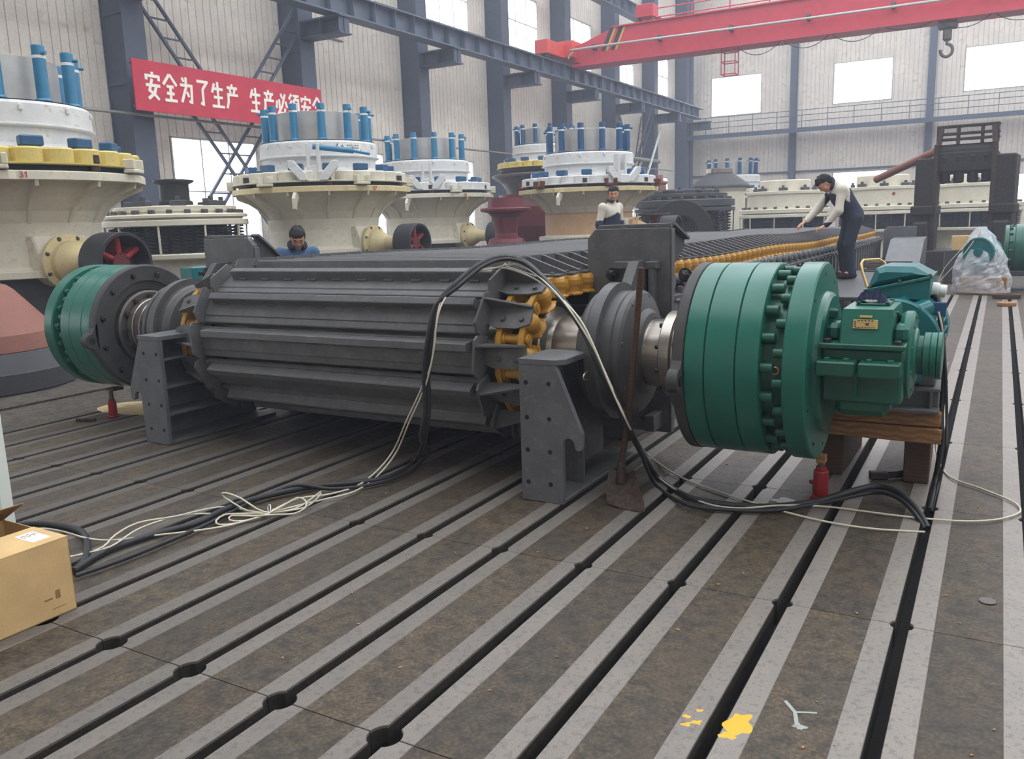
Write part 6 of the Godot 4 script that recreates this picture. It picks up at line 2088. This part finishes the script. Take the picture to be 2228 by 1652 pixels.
func build_cables() -> void:
	var black1 := [Vector3(-3.512, 0.020, -2.109), Vector3(-3.593, 0.020, -2.325), Vector3(-3.573, 0.020, -2.565), Vector3(-3.505, 0.020, -2.789), Vector3(-3.512, 0.030, -2.948), Vector3(-3.510, 0.030, -3.138), Vector3(-3.438, 0.030, -3.347), Vector3(-3.361, 0.020, -3.526), Vector3(-3.221, 0.020, -3.646), Vector3(-3.080, 0.020, -3.857), Vector3(-3.158, 0.020, -4.221), Vector3(-2.860, 0.274, -3.920), Vector3(-2.793, 0.481, -3.880), Vector3(-2.772, 0.700, -3.860), Vector3(-2.728, 0.912, -3.860), Vector3(-2.714, 1.061, -3.920), Vector3(-2.654, 1.158, -4.000), Vector3(-2.590, 1.257, -4.150), Vector3(-2.527, 1.294, -4.280), Vector3(-2.406, 1.278, -4.320), Vector3(-2.267, 1.202, -4.280), Vector3(-2.043, 1.051, -4.160), Vector3(-1.884, 0.890, -4.080), Vector3(-1.802, 0.751, -4.040), Vector3(-1.691, 0.566, -4.020), Vector3(-1.635, 0.316, -4.150), Vector3(-1.636, 0.020, -4.495), Vector3(-1.353, 0.020, -4.214), Vector3(-1.099, 0.020, -4.183), Vector3(-0.905, 0.020, -4.255), Vector3(-0.728, 0.030, -4.398), Vector3(-0.595, 0.050, -4.557), Vector3(-0.476, 0.060, -4.679), Vector3(-0.369, 0.060, -4.609), Vector3(-0.269, 0.030, -4.453), Vector3(-0.212, -0.020, -4.345)]
	var black2 := [Vector3(-3.454, 0.020, -2.081), Vector3(-3.429, 0.020, -2.281), Vector3(-3.428, 0.020, -2.585), Vector3(-3.449, 0.020, -2.860), Vector3(-3.504, 0.020, -3.199), Vector3(-3.429, 0.050, -3.412), Vector3(-3.250, 0.020, -3.519), Vector3(-3.097, 0.020, -3.663), Vector3(-3.031, 0.020, -3.929), Vector3(-3.171, 0.020, -4.393), Vector3(-2.866, 0.264, -3.890), Vector3(-2.798, 0.470, -3.850), Vector3(-2.777, 0.689, -3.830), Vector3(-2.733, 0.900, -3.830), Vector3(-2.719, 1.048, -3.890), Vector3(-2.622, 1.145, -3.970), Vector3(-2.560, 1.243, -4.120), Vector3(-2.498, 1.285, -4.250), Vector3(-2.378, 1.269, -4.290), Vector3(-2.239, 1.194, -4.250), Vector3(-2.017, 1.044, -4.130), Vector3(-1.860, 0.885, -4.050), Vector3(-1.778, 0.748, -4.010), Vector3(-1.668, 0.564, -3.990), Vector3(-1.613, 0.316, -4.120), Vector3(-1.611, 0.020, -4.381), Vector3(-1.342, 0.020, -4.104), Vector3(-1.101, 0.020, -4.104), Vector3(-0.893, 0.020, -4.199), Vector3(-0.688, 0.020, -4.433), Vector3(-0.494, 0.030, -4.652), Vector3(-0.374, 0.050, -4.558), Vector3(-0.280, 0.030, -4.411), Vector3(-0.224, -0.020, -4.339)]
	var white1 := [Vector3(-3.277, 0.020, -3.063), Vector3(-3.193, 0.030, -3.199), Vector3(-3.162, 0.020, -3.345), Vector3(-3.093, 0.020, -3.535), Vector3(-3.157, 0.020, -3.822), Vector3(-3.101, 0.142, -3.950), Vector3(-2.939, 0.359, -3.880), Vector3(-2.780, 0.597, -3.840), Vector3(-2.708, 0.812, -3.840), Vector3(-2.680, 0.967, -3.840), Vector3(-2.669, 1.076, -3.900), Vector3(-2.654, 1.180, -4.050), Vector3(-2.591, 1.230, -4.200), Vector3(-2.495, 1.232, -4.300), Vector3(-2.303, 1.178, -4.280), Vector3(-2.084, 1.088, -4.160), Vector3(-1.909, 0.978, -4.060), Vector3(-1.796, 0.831, -4.000), Vector3(-1.695, 0.636, -3.970), Vector3(-1.626, 0.385, -4.080), Vector3(-1.878, 0.020, -4.948), Vector3(-1.640, 0.020, -4.664), Vector3(-1.451, 0.010, -4.515), Vector3(-1.141, 0.010, -4.342), Vector3(-0.875, 0.010, -4.223), Vector3(-0.641, 0.010, -4.155), Vector3(-0.433, 0.010, -4.148), Vector3(-0.217, 0.000, -4.231)]
	var white2 := [Vector3(-3.265, 0.030, -3.069), Vector3(-3.276, 0.030, -3.287), Vector3(-3.187, 0.020, -3.448), Vector3(-3.157, 0.020, -3.694), Vector3(-3.160, 0.116, -3.970), Vector3(-2.970, 0.366, -3.900), Vector3(-2.829, 0.563, -3.860), Vector3(-2.738, 0.730, -3.850), Vector3(-2.696, 0.927, -3.850), Vector3(-2.691, 1.087, -3.920), Vector3(-2.641, 1.204, -4.080), Vector3(-2.527, 1.238, -4.250), Vector3(-2.432, 1.256, -4.300), Vector3(-2.277, 1.203, -4.260), Vector3(-2.037, 1.067, -4.120), Vector3(-1.831, 0.863, -4.020), Vector3(-1.711, 0.669, -3.980), Vector3(-1.642, 0.391, -4.100), Vector3(-1.873, 0.020, -4.892), Vector3(-1.588, 0.020, -4.439), Vector3(-1.291, 0.020, -4.176), Vector3(-1.087, 0.020, -4.141), Vector3(-0.881, 0.030, -4.250), Vector3(-0.679, 0.010, -4.382), Vector3(-0.356, 0.010, -4.386), Vector3(-0.095, 0.010, -4.421), Vector3(0.059, 0.010, -4.506), Vector3(0.157, 0.010, -4.636), Vector3(0.178, 0.010, -4.734), Vector3(0.139, 0.010, -4.855), Vector3(-0.009, 0.010, -5.022), Vector3(-0.148, 0.010, -5.159), Vector3(-0.220, 0.010, -5.425), Vector3(-0.251, 0.086, -5.500), Vector3(-0.256, 0.225, -5.450), Vector3(-0.246, 0.476, -5.300), Vector3(-0.262, 0.721, -5.250)]
	var drop1 := [Vector3(-0.308, 1.035, -5.130), Vector3(-0.268, 1.021, -5.080), Vector3(-0.248, 0.925, -5.050), Vector3(-0.223, 0.759, -5.000), Vector3(-0.209, 0.586, -5.000), Vector3(-0.212, 0.409, -5.000), Vector3(-0.202, 0.268, -4.950), Vector3(-0.221, 0.030, -5.056), Vector3(-0.222, -0.040, -4.692)]
	var drop2 := [Vector3(-0.307, 1.028, -5.130), Vector3(-0.261, 0.998, -5.060), Vector3(-0.233, 0.858, -5.000), Vector3(-0.206, 0.664, -4.980), Vector3(-0.186, 0.411, -5.000), Vector3(-0.175, 0.233, -4.900), Vector3(-0.204, 0.020, -5.007), Vector3(-0.211, -0.040, -4.659)]
	var coil_a := [Vector3(-3.277, 0.020, -3.063), Vector3(-3.380, 0.030, -3.016), Vector3(-3.532, 0.060, -3.032), Vector3(-3.556, 0.100, -3.001), Vector3(-3.507, 0.120, -2.991), Vector3(-3.406, 0.100, -3.001), Vector3(-3.311, 0.050, -3.017), Vector3(-3.266, 0.020, -3.068), Vector3(-3.194, 0.020, -3.164), Vector3(-3.153, 0.050, -3.236), Vector3(-3.116, 0.090, -3.301), Vector3(-3.116, 0.060, -3.262), Vector3(-3.158, 0.020, -3.213), Vector3(-3.207, 0.020, -3.126), Vector3(-3.294, 0.010, -3.078)]
	var coil_b := [Vector3(-3.294, 0.010, -3.078), Vector3(-3.369, 0.030, -2.974), Vector3(-3.449, 0.030, -2.922), Vector3(-3.420, 0.030, -2.836), Vector3(-3.376, 0.020, -2.819), Vector3(-3.327, 0.010, -2.901), Vector3(-3.267, 0.020, -3.036), Vector3(-3.229, 0.050, -3.135), Vector3(-3.203, 0.070, -3.207), Vector3(-3.169, 0.050, -3.228), Vector3(-3.133, 0.030, -3.185), Vector3(-3.162, 0.010, -3.130), Vector3(-3.221, 0.020, -3.057), Vector3(-3.296, 0.030, -2.969), Vector3(-3.403, 0.030, -2.927), Vector3(-3.382, 0.020, -2.891), Vector3(-3.326, 0.010, -2.932), Vector3(-3.266, 0.020, -3.052)]
	var lead1 := [Vector3(-3.737, 0.020, -2.165), Vector3(-3.658, 0.020, -2.251), Vector3(-3.633, 0.030, -2.342), Vector3(-3.696, 0.040, -2.450), Vector3(-3.721, 0.050, -2.600), Vector3(-3.651, 0.040, -2.767), Vector3(-3.612, 0.030, -2.942), Vector3(-3.550, 0.020, -3.043), Vector3(-3.323, 0.020, -3.026), Vector3(-3.272, 0.020, -3.057)]
	var lead2 := [Vector3(-3.545, 0.260, -1.951), Vector3(-3.614, 0.220, -2.060), Vector3(-3.814, 0.100, -2.270), Vector3(-3.810, 0.030, -2.378), Vector3(-3.694, 0.020, -2.433), Vector3(-3.568, 0.020, -2.560), Vector3(-3.428, 0.020, -2.695), Vector3(-3.322, 0.020, -2.837), Vector3(-3.261, 0.020, -3.046)]
	var lead3 := [Vector3(-3.710, 0.020, -2.148), Vector3(-3.664, 0.020, -2.255), Vector3(-3.577, 0.040, -2.341), Vector3(-3.638, 0.050, -2.538), Vector3(-3.675, 0.030, -2.756), Vector3(-3.599, 0.020, -2.899), Vector3(-3.415, 0.010, -2.983), Vector3(-3.272, 0.020, -3.057)]
	var loop := [Vector3(-4.384, 0.020, -2.324), Vector3(-4.288, 0.020, -2.413), Vector3(-4.110, 0.020, -2.451), Vector3(-3.947, 0.020, -2.439), Vector3(-3.760, 0.020, -2.343), Vector3(-3.581, 0.020, -2.209), Vector3(-3.512, 0.020, -2.109)]
	cord("power_cable", "upper thick black power cable draped over the drum's right end", black1, 0.0175, M.cable_black, "black cables")
	cord("power_cable", "lower thinner black power cable draped over the drum's right end", black2, 0.0115, M.cable_black, "black cables")
	cord("power_cable", "black cable hanging straight down from the motor's gland", drop1, 0.014, M.cable_black, "black cables")
	cord("power_cable", "thinner black cable hanging beside the one from the motor's gland", drop2, 0.008, M.cable_black, "black cables")
	cord("power_cable", "black cable looping on the floor behind the large carton", loop, 0.017, M.cable_black, "black cables")
	cord("signal_wire", "white wire over the drum that crosses the floor straight to the right slot", white1, 0.0052, M.cable_white, "white wires")
	cord("signal_wire", "white wire over the drum that makes the wide loop on the right floor", white2, 0.0052, M.cable_white, "white wires")
	cord("signal_wire", "white wire bundle's tall loops on the floor before the drum", coil_a, 0.0048, M.cable_white, "white wires")
	cord("signal_wire", "white wire bundle's flat loops on the floor before the drum", coil_b, 0.0048, M.cable_white, "white wires")
	cord("signal_wire", "white wire running from behind the carton, farthest of three", lead1, 0.0048, M.cable_white, "white wires")
	cord("signal_wire", "white wire that comes out over the carton's label", lead2, 0.0052, M.cable_white, "white wires")
	cord("signal_wire", "white wire running from behind the carton, crossing its neighbour twice", lead3, 0.0048, M.cable_white, "white wires")
	single("cable_tie", "clear tie round the waist of the white wire bundle", "tie", MB.new().tube(curve([Vector3(-3.31, 0.0, -3.09), Vector3(-3.33, 0.035, -3.11), Vector3(-3.30, 0.045, -3.10), Vector3(-3.28, 0.0, -3.07)], 0.01), 0.003, 5).mesh(M.foam))


# ---------------------------------------------------------------- people
# bones are [from, to, radius, radius]; the flesh is the smooth union of their tapered capsules
func flesh(b: MB, bones: Array, cell: float, k: float, tint = null) -> void:
	var lo := Vector3.INF
	var hi := -Vector3.INF
	for q in bones:
		var r := maxf(q[2], q[3]) + k * 3.0 + cell * 2.0
		for e in 2:
			var p: Vector3 = q[e]
			lo = lo.min(p - Vector3.ONE * r)
			hi = hi.max(p + Vector3.ONE * r)
	var n := Vector3i(((hi - lo) / cell).ceil()) + Vector3i.ONE * 2
	var sx := 1
	var sy := n.x
	var sz := n.x * n.y
	var f := PackedFloat32Array()
	f.resize(sz * n.z)
	for q in bones:
		var a: Vector3 = q[0]
		var d: Vector3 = q[1] - q[0]
		var ra: float = q[2]
		var rb: float = q[3]
		var dd := maxf(d.length_squared(), 1e-9)
		var m := maxf(ra, rb) + k * 3.0 + cell
		var i0 := Vector3i(((a.min(q[1]) - Vector3.ONE * m - lo) / cell).floor())
		var i1 := Vector3i(((a.max(q[1]) + Vector3.ONE * m - lo) / cell).ceil())
		for z in range(maxi(i0.z, 0), mini(i1.z + 1, n.z)):
			for y in range(maxi(i0.y, 0), mini(i1.y + 1, n.y)):
				for x in range(maxi(i0.x, 0), mini(i1.x + 1, n.x)):
					var p := lo + Vector3(x, y, z) * cell
					var s := clampf((p - a).dot(d) / dd, 0.0, 1.0)
					var e := p.distance_to(a + d * s) - lerpf(ra, rb, s)
					if e < k * 5.0:
						f[x + y * sy + z * sz] += exp(-e / k)
	# the surface lies where the sum is 1
	var at := {}
	var vs := PackedVector3Array()
	var ns := PackedVector3Array()
	var ids: Array[int] = []
	for z in n.z - 1:
		for y in n.y - 1:
			for x in n.x - 1:
				var i := x + y * sy + z * sz
				var inside := 0
				for c in 8:
					if f[i + (sx if c & 1 else 0) + (sy if c & 2 else 0) + (sz if c & 4 else 0)] > 1.0:
						inside += 1
				if inside == 0 or inside == 8:
					continue
				var sum := Vector3.ZERO
				var cnt := 0
				var g := Vector3.ZERO
				var v := []
				for c in 8:
					var e := log(maxf(f[i + (sx if c & 1 else 0) + (sy if c & 2 else 0) + (sz if c & 4 else 0)], 1e-4))
					v.append(e)
					g += Vector3(1 if c & 1 else -1, 1 if c & 2 else -1, 1 if c & 4 else -1) * e
				for c in 8:
					for ax in 3:
						var o := c | (1 << ax)
						if o != c and (v[c] > 0.0) != (v[o] > 0.0):
							var u: float = v[c] / (v[c] - v[o])
							var p := Vector3(1 if c & 1 else 0, 1 if c & 2 else 0, 1 if c & 4 else 0)
							p[ax] += u
							sum += p
							cnt += 1
				at[i] = vs.size()
				vs.append(lo + (Vector3(x, y, z) + sum / cnt) * cell)
				ns.append(-g.normalized())
				ids.append(i)
	var face := func(p: int, q: int, r: int, s: int) -> void:
		for tri in [[p, q, r], [p, r, s]]:
			for w in [tri[0], tri[2], tri[1]]:
				if tint != null:
					b.tint(tint.call(vs[w]))
				b.put(vs[w], ns[w])
	var step := [sx, sy, sz]
	for i in ids:
		for ax in 3:
			var j: int = i + step[ax]
			if j >= f.size() or (f[i] > 1.0) == (f[j] > 1.0):
				continue
			var u: int = step[(ax + 1) % 3]
			var w: int = step[(ax + 2) % 3]
			if not (at.has(i) and at.has(i - u) and at.has(i - w) and at.has(i - u - w)):
				continue
			if f[i] > 1.0:
				face.call(at[i - u - w], at[i - w], at[i], at[i - u])
			else:
				face.call(at[i - u - w], at[i - u], at[i], at[i - w])


func person(label: String, at: Vector3, fwd: Vector3, J: Dictionary, look: Dictionary) -> void:
	# local axes: x the way the body faces, y up, z to its right
	var p := thing("person", label, "person", at, atan2(-fwd.z, fwd.x), "workers")
	var skin: Color = look.skin
	var jk: Callable = look.jacket
	var b := MB.new()
	# the body: legs, trunk, arms, neck
	var bones := []
	for s in ["l", "r"]:
		bones.append([J["hip_" + s], J["knee_" + s], 0.078, 0.052])
		bones.append([J["knee_" + s], J["ankle_" + s], 0.052, 0.038])
		bones.append([J["ankle_" + s], J["ankle_" + s] + Vector3(0.12, -0.04, 0), 0.038, 0.03])
		bones.append([J["shoulder_" + s], J["elbow_" + s], 0.046, 0.036])
		bones.append([J["elbow_" + s], J["wrist_" + s], 0.036, 0.025])
		bones.append([J["chest"], J["shoulder_" + s], 0.085, 0.05])
		bones.append([J["pelvis"], J["hip_" + s], 0.10, 0.09])
	bones.append([J["pelvis"], J["chest"], 0.115, 0.12])
	bones.append([J["chest"], J["neck"], 0.10, 0.055])
	bones.append([J["neck"], J["head"], 0.054, 0.052])
	flesh(b, bones, 0.016, 0.012, func(_q: Vector3) -> Color: return skin)
	# head, with a face
	var hb: Basis = J["head_basis"]
	var H := func(x: float, y: float, z: float) -> Vector3: return J["head"] + hb * Vector3(x, y, z)
	var hd := [
		[H.call(-0.025, 0.040, 0), H.call(0.02, 0.035, 0), 0.079, 0.074], [H.call(0.03, 0.0, 0), H.call(0.034, -0.065, 0), 0.064, 0.048],
		[H.call(0.03, -0.072, 0.02), H.call(0.058, -0.084, 0), 0.036, 0.026], [H.call(0.03, -0.072, -0.02), H.call(0.058, -0.084, 0), 0.036, 0.026],
		[H.call(0.090, 0.012, 0), H.call(0.106, -0.022, 0), 0.008, 0.012], [H.call(0.097, -0.024, 0.010), H.call(0.097, -0.024, -0.010), 0.009, 0.009],
		[H.call(0.080, 0.036, 0.030), H.call(0.088, 0.034, 0.010), 0.013, 0.013], [H.call(0.080, 0.036, -0.030), H.call(0.088, 0.034, -0.010), 0.013, 0.013],
		[H.call(0.060, -0.020, 0.036), H.call(0.050, -0.030, 0.042), 0.028, 0.026], [H.call(0.060, -0.020, -0.036), H.call(0.050, -0.030, -0.042), 0.028, 0.026],
		[H.call(-0.004, 0.015, 0.076), H.call(-0.002, -0.022, 0.071), 0.014, 0.010], [H.call(-0.004, 0.015, -0.076), H.call(-0.002, -0.022, -0.071), 0.014, 0.010],
		[H.call(0.084, -0.052, 0.014), H.call(0.084, -0.052, -0.014), 0.010, 0.010], [H.call(-0.03, -0.05, 0), H.call(-0.03, -0.10, 0), 0.052, 0.054],
	]
	flesh(b, hd, 0.006, 0.007, func(q: Vector3) -> Color:
		var e: Vector3 = hb.transposed() * (q - J["head"])
		if e.x > 0.08 and absf(e.y + 0.052) < 0.009 and absf(e.z) < 0.024:
			return skin.lerp(Color(0.60, 0.33, 0.28), 0.35)
		return skin)
	# hands: palm, four fingers, thumb
	for s in ["l", "r"]:
		var w: Vector3 = J["wrist_" + s]
		var d: Vector3 = J["hand_" + s].normalized()
		var zs := 1.0 if s == "r" else -1.0
		var nrm: Vector3 = J.get("palm_" + s, Vector3(0, -1, 0))
		nrm = (nrm - d * nrm.dot(d)).normalized()
		var side := d.cross(nrm).normalized() * zs
		var hand := []
		for k in 4:
			var o := (k - 1.5) * 0.020
			var base := w + d * 0.088 + side * o
			hand.append([w + d * 0.015 + side * o * 0.5, base, 0.015, 0.0115])
			var L: float = [0.036, 0.042, 0.040, 0.030][k]
			var m1 := base + d * L * 0.95 + nrm * L * 0.35
			var m2 := m1 + d * L * 0.55 + nrm * L * 0.65
			hand.append([base, m1, 0.0100, 0.0090])
			hand.append([m1, m2, 0.0090, 0.0075])
		var tb := w + d * 0.032 - side * 0.026
		var t1 := tb + d * 0.034 - side * 0.022 + nrm * 0.012
		hand.append([tb, t1, 0.0125, 0.0105])
		hand.append([t1, t1 + d * 0.030 - side * 0.004 + nrm * 0.012, 0.0105, 0.0085])
		flesh(b, hand, 0.005, 0.0035, func(_q: Vector3) -> Color: return skin)
	part("body", b.mesh(M.skin), p)
	# eyes and brows
	var ey := MB.new()
	for z in [-0.031, 0.031]:
		ey.tint(Color(0.10, 0.08, 0.07))
		ey.tube([H.call(0.090, 0.011, z - 0.012), H.call(0.094, 0.013, z), H.call(0.090, 0.011, z + 0.012)], 0.0045, 6)
		ey.tint(look.hair)
		ey.tube([H.call(0.096, 0.036, z - 0.014), H.call(0.100, 0.040, z), H.call(0.094, 0.036, z + 0.015)], 0.0045, 6)
	part("eyes", ey.mesh(M.cloth), p)
	# hair
	var hr := MB.new()
	var locks := []
	var r3 := RandomNumberGenerator.new()
	r3.seed = int(at.z * 100.0)
	for k in 46:        # tufts over the crown and along the hairline
		var a := r3.randf_range(0.0, TAU)
		var hgt := r3.randf_range(-0.035, 0.13)
		if cos(a) > 0.2 and hgt < 0.070:
			hgt = 0.072 + 0.02 * r3.randf()
		if absf(sin(a)) > 0.75 and hgt < 0.015:
			hgt = 0.02
		var rr := 0.084 * sqrt(maxf(0.05, 1.0 - pow(maxf(hgt - 0.045, 0.0) / 0.105, 2.0)))
		var q0: Vector3 = H.call(-0.012 + rr * cos(a), hgt, rr * 0.93 * sin(a))
		locks.append([q0, q0 + hb * Vector3(0.016, -0.012, r3.randf_range(-0.012, 0.012)), r3.randf_range(0.010, 0.016), 0.006])
	flesh(hr, [
		[H.call(-0.035, 0.052, 0), H.call(0.01, 0.060, 0), 0.080, 0.074], [H.call(-0.06, 0.02, 0.03), H.call(-0.06, 0.02, -0.03), 0.062, 0.062],
		[H.call(-0.065, -0.035, 0.025), H.call(-0.065, -0.035, -0.025), 0.045, 0.045], [H.call(0.005, 0.045, 0.056), H.call(-0.03, 0.02, 0.056), 0.026, 0.030],
		[H.call(0.005, 0.045, -0.056), H.call(-0.03, 0.02, -0.056), 0.026, 0.030], [H.call(0.060, 0.082, 0.036), H.call(0.060, 0.082, -0.036), 0.024, 0.024],
		[H.call(0.072, 0.070, 0.040), H.call(0.078, 0.066, 0.012), 0.018, 0.014],
	] + locks, 0.006, 0.005, func(_q: Vector3) -> Color: return look.hair)
	part("hair", hr.mesh(M.cloth), p)
	# jacket
	var ja := []
	for s in ["l", "r"]:
		var e: Vector3 = J["elbow_" + s]
		var cuff: Vector3 = e.lerp(J["wrist_" + s], 0.93)
		ja.append([J["shoulder_" + s], e, 0.064, 0.056])
		ja.append([e, cuff, 0.058, 0.044])
		ja.append([J["chest"], J["shoulder_" + s], 0.115, 0.070])
		ja.append([J["pelvis"], J["hip_" + s].lerp(J["pelvis"], 0.35), 0.130, 0.125])
	ja.append([J["pelvis"], J["chest"], 0.145, 0.150])
	ja.append([J["chest"], J["neck"], 0.125, 0.075])
	var jm := MB.new()
	flesh(jm, ja, 0.016, 0.014, jk)
	part("jacket", jm.mesh(M.cloth), p)
	var nb: Vector3 = J["neck"]
	var nd: Vector3 = (J["head"] - J["neck"]).normalized()
	var co := MB.new()
	var cring := []
	var cb := MB.along(nd)
	for i in 15:
		var a := 0.5 + (TAU - 1.0) * i / 14.0
		# open at the throat
		var dirf := (Vector3(1, 0, 0) - nd * nd.x).normalized()
		var dirs := nd.cross(dirf)
		cring.append(nb + nd * 0.030 + dirf * cos(a) * 0.078 + dirs * sin(a) * 0.082)
	co.tint(look.collar)
	co.tube(cring, look.get("collar_size", 0.026), 8)
	part("collar", co.mesh(M.cloth), p)
	# trousers and shoes
	var tr := []
	for s in ["l", "r"]:
		tr.append([J["hip_" + s], J["knee_" + s], 0.100, 0.076])
		tr.append([J["knee_" + s], J["ankle_" + s], 0.076, 0.066])
		tr.append([J["pelvis"], J["hip_" + s], 0.118, 0.106])
	var tm := MB.new()
	flesh(tm, tr, 0.016, 0.012, func(_q: Vector3) -> Color: return look.trousers)
	part("trousers", tm.mesh(M.cloth), p)
	for s in ["l", "r"]:
		var a: Vector3 = J["ankle_" + s]
		var sm := MB.new()
		flesh(sm, [[a + Vector3(-0.035, -0.045, 0), a + Vector3(0.10, -0.05, 0), 0.044, 0.046], [a + Vector3(0.10, -0.05, 0), a + Vector3(0.165, -0.058, 0), 0.044, 0.034], [a, a + Vector3(0.0, -0.04, 0), 0.046, 0.046]], 0.010, 0.008, func(_q: Vector3) -> Color: return Color(0.10, 0.10, 0.11))
		part("shoe", sm.mesh(M.cloth), p)


func head_basis(pitch: float, turn: float) -> Basis:     # nod down, turn to the right
	return Basis(Vector3.UP, -turn) * Basis(Vector3.BACK, -pitch)


func build_people() -> void:
	for k in [["skin", 0.55], ["cloth", 0.85]]:
		var m := mat(k[0], Color.WHITE, k[1])
		m.vertex_color_use_as_albedo = true
	var skin := Color(0.80, 0.58, 0.46)
	var beige := Color(0.80, 0.77, 0.71)
	var navy := Color(0.13, 0.15, 0.23)
	# bending over the far chain
	person("person in beige and navy work jacket bending with both hands on the far pans", Vector3(-1.86, 0.545, -13.05), Vector3(-0.88, 0, 0.47), {
		"ankle_l": Vector3(0.0, 0.09, -0.11), "ankle_r": Vector3(0.02, 0.09, 0.10), "knee_l": Vector3(0.05, 0.48, -0.11), "knee_r": Vector3(0.06, 0.48, 0.10),
		"hip_l": Vector3(-0.03, 0.84, -0.095), "hip_r": Vector3(-0.03, 0.84, 0.095), "pelvis": Vector3(-0.02, 0.90, 0), "chest": Vector3(0.15, 1.17, 0), "neck": Vector3(0.27, 1.33, 0), "head": Vector3(0.385, 1.345, 0),
		"head_basis": head_basis(0.95, 0.0), "shoulder_l": Vector3(0.20, 1.25, -0.17), "shoulder_r": Vector3(0.22, 1.25, 0.17),
		"elbow_l": Vector3(0.25, 0.96, -0.21), "elbow_r": Vector3(0.40, 1.00, 0.20), "wrist_l": Vector3(0.40, 0.76, -0.14), "wrist_r": Vector3(0.60, 0.82, 0.12),
		"hand_l": Vector3(0.9, -0.35, 0.2), "hand_r": Vector3(0.85, -0.5, -0.1),
	}, {"skin": skin, "hair": Color(0.09, 0.09, 0.11), "collar": navy, "trousers": Color(0.15, 0.17, 0.24), "jacket": func(q: Vector3) -> Color:
		var arm := (absf(q.z) > 0.165 and q.x > 0.10) or q.x > 0.33
		if arm and q.y > 0.80:
			return beige
		if q.y > 1.10 + 0.6 * (q.x - 0.12) and q.x > 0.07:
			return beige
		return navy})
	# standing behind the right end plate
	person("person in beige and navy work jacket standing behind the feeder, looking at the viewer", Vector3(-5.66, 0.30, -13.33), Vector3(0.93, 0, 0.36), {
		"ankle_l": Vector3(0.0, 0.09, -0.12), "ankle_r": Vector3(0.0, 0.09, 0.12), "knee_l": Vector3(0.03, 0.49, -0.11), "knee_r": Vector3(0.03, 0.49, 0.11),
		"hip_l": Vector3(0, 0.88, -0.095), "hip_r": Vector3(0, 0.88, 0.095), "pelvis": Vector3(0, 0.95, 0), "chest": Vector3(0.0, 1.27, 0), "neck": Vector3(0.02, 1.46, 0), "head": Vector3(0.055, 1.595, 0),
		"head_basis": head_basis(0.22, 0.75), "shoulder_l": Vector3(-0.01, 1.38, -0.19), "shoulder_r": Vector3(-0.01, 1.38, 0.19),
		"elbow_l": Vector3(-0.03, 1.10, -0.25), "elbow_r": Vector3(-0.04, 1.10, 0.25), "wrist_l": Vector3(0.04, 0.85, -0.25), "wrist_r": Vector3(0.04, 0.85, 0.25),
		"hand_l": Vector3(0.25, -0.95, 0.0), "hand_r": Vector3(0.25, -0.95, 0.0), "palm_l": Vector3(0, 0, 1), "palm_r": Vector3(0, 0, -1),
	}, {"skin": skin, "hair": Color(0.07, 0.07, 0.08), "collar": Color(0.16, 0.17, 0.22), "trousers": Color(0.14, 0.15, 0.2), "jacket": func(q: Vector3) -> Color:
		var arm := absf(q.z) > 0.175
		if q.y > (1.17 if arm else 1.30 - 0.10 * absf(q.z) / 0.17):
			return beige
		return navy})
	single("timber_step", "timber step under the man standing behind the feeder", "step", MB.new().box(Vector3(0, 0.148, 0), Vector3(0.8, 0.295, 0.7), 0.01).mesh(M.old_wood), Vector3(-5.80, 0.0, -13.33))
	# looking down over the near left side
	var blue := Color(0.25, 0.36, 0.50)
	person("person in blue jacket with a dark fleece collar, head bowed beyond the near pans", Vector3(-7.14, 0.002, -7.45), Vector3(0.80, 0, 0.60), {
		"ankle_l": Vector3(-0.05, 0.09, -0.12), "ankle_r": Vector3(-0.05, 0.09, 0.12), "knee_l": Vector3(0.02, 0.47, -0.11), "knee_r": Vector3(0.02, 0.47, 0.11),
		"hip_l": Vector3(-0.16, 0.82, -0.095), "hip_r": Vector3(-0.16, 0.82, 0.095), "pelvis": Vector3(-0.14, 0.88, 0), "chest": Vector3(-0.02, 1.13, 0), "neck": Vector3(0.06, 1.28, 0), "head": Vector3(0.125, 1.385, 0),
		"head_basis": head_basis(0.62, 0.12), "shoulder_l": Vector3(0.0, 1.21, -0.19), "shoulder_r": Vector3(0.0, 1.21, 0.19),
		"elbow_l": Vector3(0.06, 0.95, -0.23), "elbow_r": Vector3(0.06, 0.95, 0.23), "wrist_l": Vector3(0.27, 0.92, -0.12), "wrist_r": Vector3(0.27, 0.92, 0.12),
		"hand_l": Vector3(0.8, -0.3, 0.3), "hand_r": Vector3(0.8, -0.3, -0.3),
	}, {"skin": skin.darkened(0.08), "hair": Color(0.13, 0.11, 0.11), "collar": Color(0.09, 0.10, 0.14), "collar_size": 0.036, "trousers": Color(0.16, 0.17, 0.2), "jacket": func(_q: Vector3) -> Color: return blue})
